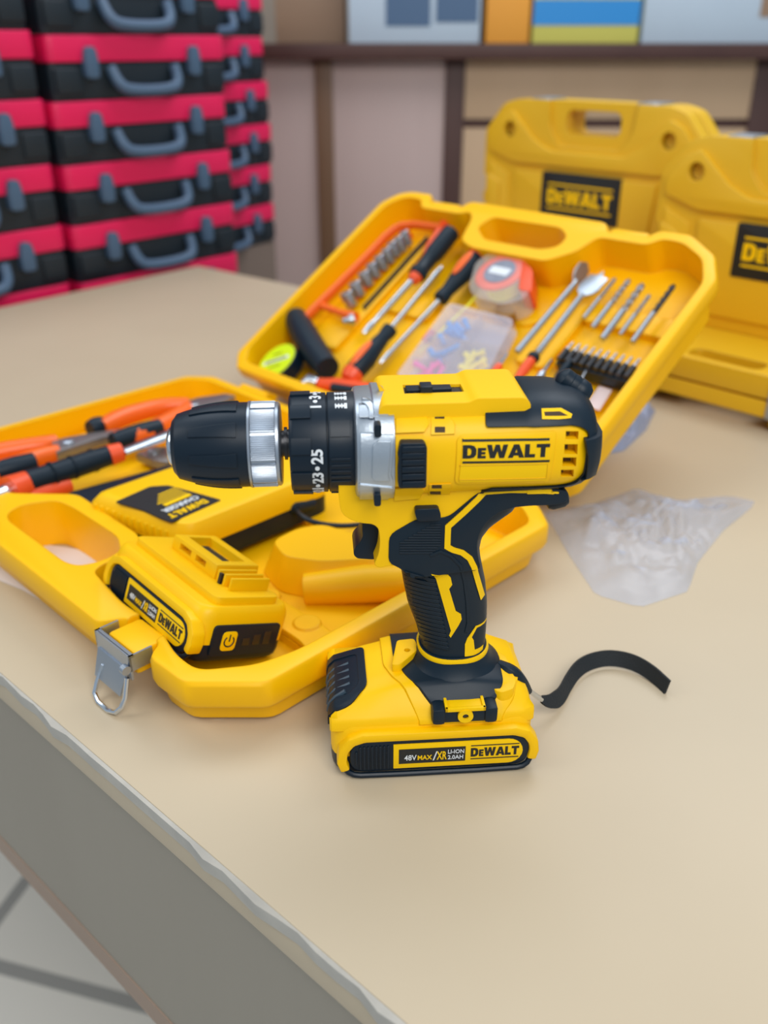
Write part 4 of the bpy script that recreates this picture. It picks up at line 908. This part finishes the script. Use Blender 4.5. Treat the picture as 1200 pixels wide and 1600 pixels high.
# sheet of paper under the case handle, crumpled plastic on the counter
def wpt(x, y, z=0): return loc(WORLD, x, y, 2, z)
M['paper'] = mat('white_paper', (.72, .68, .70), .7)
pa = [(-30, 850), (60, 850), (140, 862), (190, 900), (118, 956), (86, 950), (36, 922), (-30, 895)]
solo('paper_sheet', 'white paper sheet lying on the counter under the case handle', 'paper', WORLD, wpt(60, 880), prism([tuple(wpt(x, y)[:2]) for x, y in pa], .1, .7, 'z'), 'paper')
def plast(name, col, al):
    m = mat(name, col, .3, alpha=al, trans=.0, spec=.6, var=.1, vscale=30); return m
M['film'] = plast('clear_film', (.58, .64, .80), .36)
from mathutils import noise
def bag(label, outline, h, seed, grp):
    pts = [wpt(*p) for p in outline]; cx = sum(p.x for p in pts) / len(pts); cy = sum(p.y for p in pts) / len(pts)
    N = 96; Rn = 26; t = B(); rings = []
    def bd(a):
        best = 0; d = Vector((math.cos(a), math.sin(a)))
        for i in range(len(pts)):
            p, q = Vector((pts[i].x - cx, pts[i].y - cy)), Vector((pts[(i + 1) % len(pts)].x - cx, pts[(i + 1) % len(pts)].y - cy)); e = q - p
            den = d.x * e.y - d.y * e.x
            if abs(den) < 1e-9: continue
            s = (p.x * e.y - p.y * e.x) / den; u = (p.x * d.y - p.y * d.x) / den
            if s > 0 and -1e-6 <= u <= 1 + 1e-6: best = max(best, s)
        return best
    Bd = [bd(2 * math.pi * k / N) for k in range(N)]
    for i in range(Rn + 1):
        f = i / Rn; row = []
        for k in range(N):
            a = 2 * math.pi * k / N; x, y = cx + Bd[k] * f * math.cos(a), cy + Bd[k] * f * math.sin(a)
            nz = noise.noise(Vector((x * .03 + seed, y * .03, 0))) + .6 * abs(noise.noise(Vector((x * .09 + seed, y * .09, 3)))) * 1.6
            row.append((x, y, .6 + h * max(0.02, (.5 + nz)) * (1 - f ** 3)))
        rings.append(row)
    V = [[t.verts.new(p) for p in row] for row in rings]
    for i in range(Rn):
        for k in range(N): t.faces.new((V[i][k], V[i][(k + 1) % N], V[i + 1][(k + 1) % N], V[i + 1][k]))
    bmesh.ops.remove_doubles(t, verts=t.verts, dist=.01)
    return solo('plastic_bag', label, 'plastic bag', WORLD, (cx, cy, 0), t, 'film', smooth=60)
bag('crumpled clear plastic bag lying on the counter right of the drill', [(850, 800), (920, 790), (990, 765), (1060, 782), (1140, 775), (1185, 785), (1130, 830), (1090, 880), (1075, 925), (1000, 950), (930, 930), (890, 870)], 16, 1.3, None)
M['film2'] = plast('blue_film', (.35, .42, .62), .8)
M['film'], keep = M['film2'], M['film']
bag('small bluish crumpled plastic bag behind the drill, beside the open lid', [(935, 690), (950, 655), (985, 632), (1025, 640), (1010, 672), (975, 705), (940, 712)], 30, 4.1, None)
M['film'] = keep
# ------------------------------------------------------------------ things in the lid
def L(x, y, z=-18): p = loc(FL, x, y, 2, z); return Vector((p.x, p.y, z))
def TL(name, label, cat, x, y, z=-29, group=None): return Thing(name, label, cat, FL, tuple(L(x, y, z)), group)
# hacksaw
T = TL('junior_hacksaw', 'small hacksaw with orange frame and black handle along the left side of the lid', 'saw', 560, 450)
fp = [L(470, 505, -16), L(492, 482, -16), L(530, 445, -16), L(575, 400, -16), L(610, 362, -16), L(634, 350, -16), L(690, 356, -16)]
part('frame', tube(fp, 4.2, 10, flat=1.3, smooth=1), 'orange', T)
part('frame_arm', tube([L(503, 478, -18), L(530, 488, -18), L(556, 496, -18)], [4.5, 4, 6], 10), 'orange', T)
part('frame_arm', tube([L(694, 350, -18), L(686, 364, -18), L(672, 384, -18), L(664, 396, -18)], [6, 5.5, 5, 3], 12), 'red', T)
part('handle', tube([L(462, 497, -17), L(474, 520, -17), L(492, 550, -17), L(512, 576, -17)], [13, 15, 15, 13], 24), 'rubber', T)
part('wing_nut', lathe([(-5, 3), (-4, 6), (1, 6.5), (2, 4), (8, 3.4), (9, 2)], L(548, 500, -16), (-.6, -.7, .2), 14), 'satin', T)
part('blade', tube([L(568, 482, -20), L(620, 425, -20), L(668, 372, -20)], 1.6, 6, flat=2.2), 'dark', T)
# sockets on a rail
T = TL('socket_rail', 'orange plastic rail holding the row of small chrome sockets in the lid', 'rail', 585, 420)
part('rail', tube([L(548, 470, -25), L(590, 424, -25), L(640, 366, -25)], 5, 8), 'orange', T)
sk = [(540, 456, 7.6), (553, 440, 7.4), (567, 424, 7.2), (579, 411, 6.8), (591, 399, 6.4), (602, 388, 6.2), (611, 378, 6), (621, 370, 5.8), (630, 361, 5.6)]
desc = ['largest, at the lower end of the row', 'second from the lower end of the row', 'third from the lower end', 'fourth from the lower end', 'middle one of the row of nine', 'fourth from the upper end', 'third from the upper end', 'second from the upper end', 'smallest, at the upper end by the frame corner']
for (x, y, r_), d_ in zip(sk, desc):
    c = L(x, y, -9); dn = Vector((.30, -.22, -.92)).normalized()
    b = lathe([(0, r_ * .5), (0, r_ - .8), (.8, r_), (9, r_), (9.4, r_ * .9), (17, r_ * .86), (17.5, r_ * .6)], c, dn, 20)
    S = Thing('socket', 'small chrome socket, ' + d_, 'socket', FL, tuple(L(x, y, -28)), 'chrome sockets on the orange rail')
    part('socket_body', b, 'satin', S); part('hex_opening', lathe([(-.25, r_ * .55), (.3, r_ * .55)], c, dn, 6), 'dark', S)
# drivers
def driver(name, label, cat, hb_, he, se, hr, sr, cols, zz_=-14, group=None, sink=None, grips=True):
    """handle butt, handle end (shaft root), shaft tip"""
    T = TL(name, label, cat, *he, group=group); a, b, c = L(*hb_, zz_), L(*he, zz_), L(*se, zz_ - 3); d = b - a; Ln = d.length; u = d.normalized()
    if cols == 'plain':
        part('handle', lathe([(0, hr * .7), (2, hr), (Ln * .5, hr), (Ln * .6, hr * .82), (Ln * .86, hr * .84), (Ln * .9, hr * 1.02), (Ln - 1, hr * .95), (Ln, hr * .6)], a, d, 28), 'rubber', T)
        part('collar', lathe([(0, hr * .75), (7, hr * .62), (8, hr * .4)], b, d, 20), 'red', T)
    else:
        part('handle', lathe([(0, hr * .8), (Ln * .12, hr * .95), (Ln * .35, hr * 1.02), (Ln * .6, hr * .78), (Ln * .8, hr * .62), (Ln * .9, hr * .72), (Ln * .97, hr * .72), (Ln, hr * .4)], a, d, 28), 'rubber', T)
        part('butt_cap', lathe([(-6, hr * .4), (-4.5, hr * .75), (0, hr * .93), (Ln * .08, hr * .98)], a, d, 24), 'red', T)
        n = Vector((0, 0, 1)); s = u.cross(n)
        ring = [a + u * (Ln * (.33 + .25 * math.cos(t))) + s * (hr * .42 * math.sin(t)) for t in [2 * math.pi * k / 24 for k in range(24)]]
        part('grip_inlay', loft([[p + n * (hr * .55) for p in ring], [p + n * (hr * .93) for p in ring], [(p - a - u * Ln * .33) * .8 + a + u * Ln * .33 + n * (hr * 1.04) for p in ring]]), 'orange', T)
    e = (c - b); 
    part('shaft', lathe([(0, sr), (e.length * .82, sr), (e.length * .84, sr * 1.25), (e.length, sr * .9)], b, e, 14), 'chrome', T)
driver('nut_driver', 'nut driver with all black handle and thin orange collar, right of the sockets', 'screwdriver', (706, 362), (650, 432), (568, 522), 10.5, 3.6, 'plain')
driver('screwdriver', 'black and orange screwdriver lying tip down beside the tape measure', 'screwdriver', (748, 398), (686, 470), (594, 568), 11.5, 2.6, 'o', group='screwdrivers in the lid')
driver('screwdriver', 'black and orange screwdriver lying tip up, its orange butt near the drill collar', 'screwdriver', (548, 588), (612, 512), (690, 418), 11.5, 2.8, 'o', group='screwdrivers in the lid')
# hammer-like tool just above the collar
T = TL('claw_hammer', 'small tool with bright steel head and red handle, just above the drill collar', 'hammer', 510, 600)
part('head', tube([L(472, 604, -16), L(486, 596, -16), L(500, 600, -16)], [6, 9, 7], 14), 'chrome', T)
part('handle', tube([L(500, 600, -16), L(530, 602, -16), L(575, 610, -16), L(620, 622, -16)], [6, 8, 8, 8], 14), 'red', T); part('grip_sleeve', tube([L(520, 606, -12), L(560, 612, -12)], [5, 5], 12), 'rubber', T)
# round lime tape
M['lime'] = mat('lime_disc', (.62, .80, .0), .4)
T = TL('tape_roll', 'roll of tape with bright lime yellow face in the left corner of the lid', 'tape', 436, 572)
c = L(432, 564, -10); part('roll', lathe([(0, 23.5), (1, 25), (16, 25), (17, 23.5)], c, (.12, .1, -.98), 40), 'black', T)
nd = Vector((.12, .1, -.98)).normalized()
lf = part('face', lathe([(-1, 21.5), (-.8, 23.5), (.5, 24)], c, nd, 40), 'lime', T)
rx = (L(462, 560, -8) - L(408, 570, -8)).normalized(); rx = (rx - nd * rx.dot(nd)).normalized(); uy = (-nd).cross(rx)
part('label_band', loft([[c - nd * h + rx * x + uy * y for x, y in ((-17, -2.4), (17, -2.4), (17, 2.4), (-17, 2.4))] for h in (.9, 1.25)]), 'white', T, lf)
part('printed_line', loft([[c - nd * h + rx * x + uy * y for x, y in ((-14, -1), (14, -1), (14, 1), (-14, 1))] for h in (1.2, 1.5)]), 'bflat', T, lf)
for yy, ww in ((10, 6), (-9, 8)): part('printed_line', loft([[c - nd * h + rx * x + uy * y for x, y in ((-ww, yy - .6), (ww, yy - .6), (ww, yy + .6), (-ww, yy + .6))] for h in (.9, 1.25)]), 'dark', T, lf)
# tape measure
M['clear'] = mat('clear_plastic', (.78, .74, .70), .12, alpha=.3, spec=.7); M['pinkp'] = mat('pink_face', (.80, .22, .18), .3, var=.2, vscale=60)
M['greyp'] = mat('grey_print', (.30, .33, .42), .35, var=.5, vscale=90); M['tapeyel'] = mat('tape_blade', (.90, .82, .02), .35)
T = TL('tape_measure', 'clear cased tape measure with pink round face and yellow blade', 'tape measure', 782, 440)
oc = rpoly([L(x, y, -10)[:2] for x, y in ((733, 455), (745, 412), (775, 396), (812, 402), (832, 430), (826, 470), (790, 482), (748, 470))], 10, 5)
part('case', prism(oc, -29, -6, 'z', 3), 'clear', T)
part('corner_grip', prism(rpoly([L(x, y, -10)[:2] for x, y in ((818, 412), (834, 428), (832, 462), (812, 458))], 4), -28, -5, 'z', 2), 'red', T)
c = L(781, 424, -5)
fc_ = part('face', lathe([(0, 27), (1.6, 26), (2, 23)], (c.x, c.y, -7), (0, 0, 1), 40), 'pinkp', T)
part('coil', lathe([(0, 20), (18, 20)], (c.x, c.y, -28), (0, 0, 1), 32), 'tapeyel', T)
part('face_ring', lathe([(0, 17), (.8, 17), (.9, 15)], (c.x, c.y, -5.2), (0, 0, 1), 40), 'greyp', T, fc_); part('face_print', prism(rpoly(rect(c.x - 12, c.y - 5, c.x + 12, c.y + 5), 2), -4.6, -4, 'z'), 'white', T, fc_)
bl = [L(744, 462, -20), L(730, 478, -22), L(690, 516, -24), L(654, 552, -25)]
part('blade', tube(bl, 1.6, 8, flat=.3, bm=None), 'tapeyel', T)
part('hook', tube([L(664, 532, -20), L(676, 518, -20)], 4, 8), 'red', T)
part('strap_clip', prism(rpoly([L(x, y, -20)[:2] for x, y in ((774, 478), (800, 474), (806, 492), (790, 500), (776, 492))], 3), -28, -18, 'z', 1), mat('amber_plastic', (.30, .14, .02), .4), T)
# anchor box
M['lidp'] = mat('frosted_plastic', (.80, .76, .86), .25, alpha=.2, spec=.4)
T = TL('anchor_box', 'frosted plastic box with compartments of blue, yellow and pink wall plugs', 'box', 710, 535)
bxo = rpoly([L(x, y, -8)[:2] for x, y in ((702, 474), (800, 501), (768, 588), (740, 620), (610, 590))], 6, 4)
A_, B_, C_, D_ = L(702, 474, -8), L(800, 501, -8), L(757, 590, -8), L(619, 586, -8)
bxo = rpoly([A_[:2], B_[:2], (B_.x + 2, 92), (A_.x, 92)], 7, 4)
bxo = rpoly([tuple(L(x, y, -12)[:2]) for x, y in ((702, 473), (804, 499), (757, 590), (618, 588))], 7, 4)
part('tray', prism(bxo, -29, -26.5, 'z', .5), 'lidp', T)
def inb(x0, x1, y0, y1, m, n, cm):
    for k in range(n):
        x, y = random.uniform(x0, x1), random.uniform(y0, y1); a = random.uniform(0, 3.1); d = Vector((math.cos(a), math.sin(a), 0)); p = Vector((x, y, random.uniform(-24, -18)))
        PL_ = Thing('wall_plug', cm, 'wall plug', FL, tuple(p), cm.split(' inside')[0] + 's in the frosted box')
        part('plug_body', lathe([(-8, 1.5), (-7, 2.2), (6, 2.8), (7, 3.6), (8, 3.6)], p, d, 10), m, PL_)
M['plugblue'] = mat('blue_plug', (.02, .30, .80), .4); M['plugyel'] = mat('yellow_plug', (.92, .80, .04), .4); M['plugpink'] = mat('pink_plug', (.90, .06, .42), .4)
QA, QB, QC, QD = [Vector(L(x, y, -12)[:2]) for x, y in ((702, 473), (804, 499), (757, 590), (618, 588))]
def qp(u, v): return (QA * (1 - u) + QB * u) * (1 - v) + (QD * (1 - u) + QC * u) * v
def inq(u0, u1, v0, v1, m, n, cm):
    for k in range(n):
        q = qp(random.uniform(u0, u1), random.uniform(v0, v1)); a = random.uniform(0, 3.1); d = Vector((math.cos(a), math.sin(a), 0)); p = Vector((q.x, q.y, random.uniform(-25, -17)))
        W_ = Thing('wall_plug', cm + ' inside the frosted box', 'wall plug', FL, tuple(p), cm + 's in the frosted box')
        part('plug_body', lathe([(-8, 1.5), (-7, 2.2), (6, 2.8), (7, 3.6), (8, 3.6)], p, d, 10), m, W_)
inq(.12, .40, .14, .42, 'plugblue', 9, 'blue wall plug'); inq(.14, .42, .5, .66, 'plugblue', 4, 'blue wall plug'); inq(.58, .88, .55, .86, 'plugyel', 10, 'yellow wall plug'); inq(.14, .42, .8, .92, 'plugpink', 6, 'pink wall plug')
for (u0, v0), (u1, v1) in (((.5, .02), (.5, .98)), ((.02, .45), (.98, .45)), ((.02, .74), (.5, .74))): part('divider', prism(ribbon([qp(u0, v0), qp(u1, v1)], 1.2), -26.5, -13, 'z'), 'lidp', T)
inn = [qp(.02, .02), qp(.98, .02), qp(.98, .98), qp(.02, .98)]
part('rim', boolean(prism(bxo, -27, -12.5, 'z', .6), [prism(rpoly([(v.x, v.y) for v in inn], 6, 4), -26, 5)]), 'lidp', T)
part('box_lid', prism(bxo, -12.4, -11, 'z', .5), 'lidp', T)
# spade bits
def spade(label, tip, sh_, end, m, col):
    T = TL('spade_bit', label, 'drill bit', *sh_, group='spade bits'); a, b, c = L(*tip, -14), L(*sh_, -14), L(*end, -16); d = (a - b).normalized(); s = Vector((0, 0, 1)).cross(d)
    part('shank', tube([b - d * -3, b, (b + c) / 2, c], [2.6, 2.8, 3.2, 3.4], 12), 'satin', T)
    Wd = 11.5; Lb = (a - b).length
    def P(k, w2): q = b + d * k + s * w2; return (q.x, q.y)
    part('paddle', prism([P(0, -2), P(6, -Wd * .8), P(12, -Wd), P(Lb * .78, -Wd * .92), P(Lb * .80, -3), P(Lb, 0), P(Lb * .80, 3), P(Lb * .78, Wd * .92), P(12, Wd), P(6, Wd * .8), P(0, 2)], -15.5 if not col else -18, -13, 'z', .6), m, T)
def spade2(label, tip, sh_, end, m):
    T = TL('spade_bit', label, 'drill bit', *sh_, group='spade bits'); a, b, c = L(*tip, -14), L(*sh_, -14), L(*end, -16); d = (a - b).normalized(); s = Vector((0, 0, 1)).cross(d); n = s * .45 + Vector((0, 0, .9))
    part('shank', tube([b + d * 3, b, (b + c) / 2, c], [2.6, 2.8, 3.2, 3.4], 12), 'satin', T); Lb = (a - b).length
    ol = [(0, -2), (6, -7), (12, -9), (Lb * .8, -8), (Lb, 0), (Lb * .8, 8), (12, 9), (6, 7), (0, 2)]
    part('paddle', loft([[b + d * k + n * w2 * .8 + s * h for k, w2 in ol] for h in (-1, 1)]), m, T)
spade2('dark edge-on spade drill bit, leftmost of the bits in the lid', (917, 410), (898, 443), (808, 550), 'blade')
spade('silver spade drill bit with broad flat blade facing up', (944, 424), (908, 463), (840, 552), 'satin', 0)
# twist drills
def twist(label, a, b, r_, dark):
    T = TL('twist_drill_bit', label, 'drill bit', *b, group='twist drill bits'); p, q = L(*a, -15), L(*b, -17); d = q - p; Ln = d.length; u = d.normalized(); n = Vector((0, 0, 1)); s = u.cross(n)
    part('shank', tube([p + u * Ln * .5, q], r_, 12), 'satin', T)
    rings = []; N = 40
    for i in range(N + 1):
        f = i / N * .52; an = f * Ln / (r_ * 5.2) * 2 * math.pi * .9; row = []
        for k in range(16):
            t = 2 * math.pi * k / 16; rr = r_ * (1 - .38 * max(0, math.cos(2 * t)) ** 1.2) * min(1, .15 + i / 3); row.append(p + u * Ln * f + (s * math.cos(t + an) + n * math.sin(t + an)) * rr)
        rings.append(row)
    part('flute', loft(rings), 'dark' if dark else 'blade', T)
for (a, b, r_, dk, l_) in (((962, 434), (912, 497), 2.0, 0, 'thin twist drill bit, leftmost of the five'), ((984, 436), (926, 512), 2.6, 0, 'twist drill bit, second from the left of the five'), ((1005, 443), (941, 530), 3.2, 0, 'thickest twist drill bit, middle of the five'), ((1016, 460), (969, 523), 2.0, 0, 'thin twist drill bit, fourth from the left of the five'), ((1054, 444), (988, 535), 2.7, 1, 'blackened twist drill bit, rightmost of the five')): twist(l_, a, b, r_, dk)
# bit holder with ten bits
T = TL('bit_holder', 'black plastic holder clasping the row of steel screwdriver bits near the lid corner', 'bit holder', 935, 562)
part('holder', box(374, 148, -30, 452, 160, -15, 2), 'black', T)
for k in range(10):
    x = 378.5 + k * 7.7; w_ = ['leftmost', 'second', 'third', 'fourth', 'fifth', 'sixth', 'seventh', 'eighth', 'ninth', 'rightmost'][k]
    S = Thing('driver_bit', '%s steel screwdriver bit counted from the left in the black holder' % w_, 'driver bit', FL, (x, 155, -17), 'driver bits in the black holder')
    part('hex_shank', cyl((x, 150, -12), (x, 163, -12), 3.3, 3.3, 6), 'dark', S); part('tip', lathe([(0, 3.0), (4, 1.8), (9, 1.4), (11, .6)], (x, 163, -12), (0, 1, 0), 8), 'blade', S)
# small precision screwdrivers at the bottom
def mini(label, tip, neck, butt, m):
    T = TL('precision_screwdriver', label, 'screwdriver', *neck, group='precision screwdrivers'); a, b, c = L(*tip, -14), L(*neck, -14), L(*butt, -14)
    part('shaft', tube([b, a], [1.7, 1.2], 10), 'chrome', T)
    d = c - b; Ln = d.length
    if m == 'o': part('collar', lathe([(0, 3.5), (3, 6), (7, 6), (8, 4.5)], b, d, 18), 'rubber', T); part('handle', lathe([(7, 4.5), (10, 5), (Ln * .7, 5), (Ln, 3.5)], b, d, 18), 'red', T)
    else: part('handle', lathe([(0, 3), (3, 4), (Ln * .8, 4), (Ln, 3)], b, d, 18), m, T)
mini('thin screwdriver with white shaft beside the frosted box', (793, 553), (781, 570), (768, 590), 'red')
mini('small screwdriver with black collar and orange handle above the drill cover', (872, 512), (838, 553), (808, 592), 'o')
mini('small screwdriver with narrow steel shaft between two black knobs', (862, 562), (848, 582), (836, 604), 'satin')
mini('small screwdriver with black knob directly behind the rear knob of the drill', (905, 545), (893, 562), (868, 596), 'rubber')
mini('small dark tipped screwdriver nearest the right wall of the lid', (919, 574), (908, 594), (896, 612), 'satin')
S = solo('paper_tag', 'pale pinkish paper strip in the right corner of the lid behind the drill', 'paper', FL, tuple(L(935, 625, -30)), prism([L(x, y, -28)[:2] for x, y in ((936, 602), (956, 608), (936, 640), (914, 632))], -29.9, -28.9, 'z'), mat('pink_paper', (.80, .66, .66), .6))
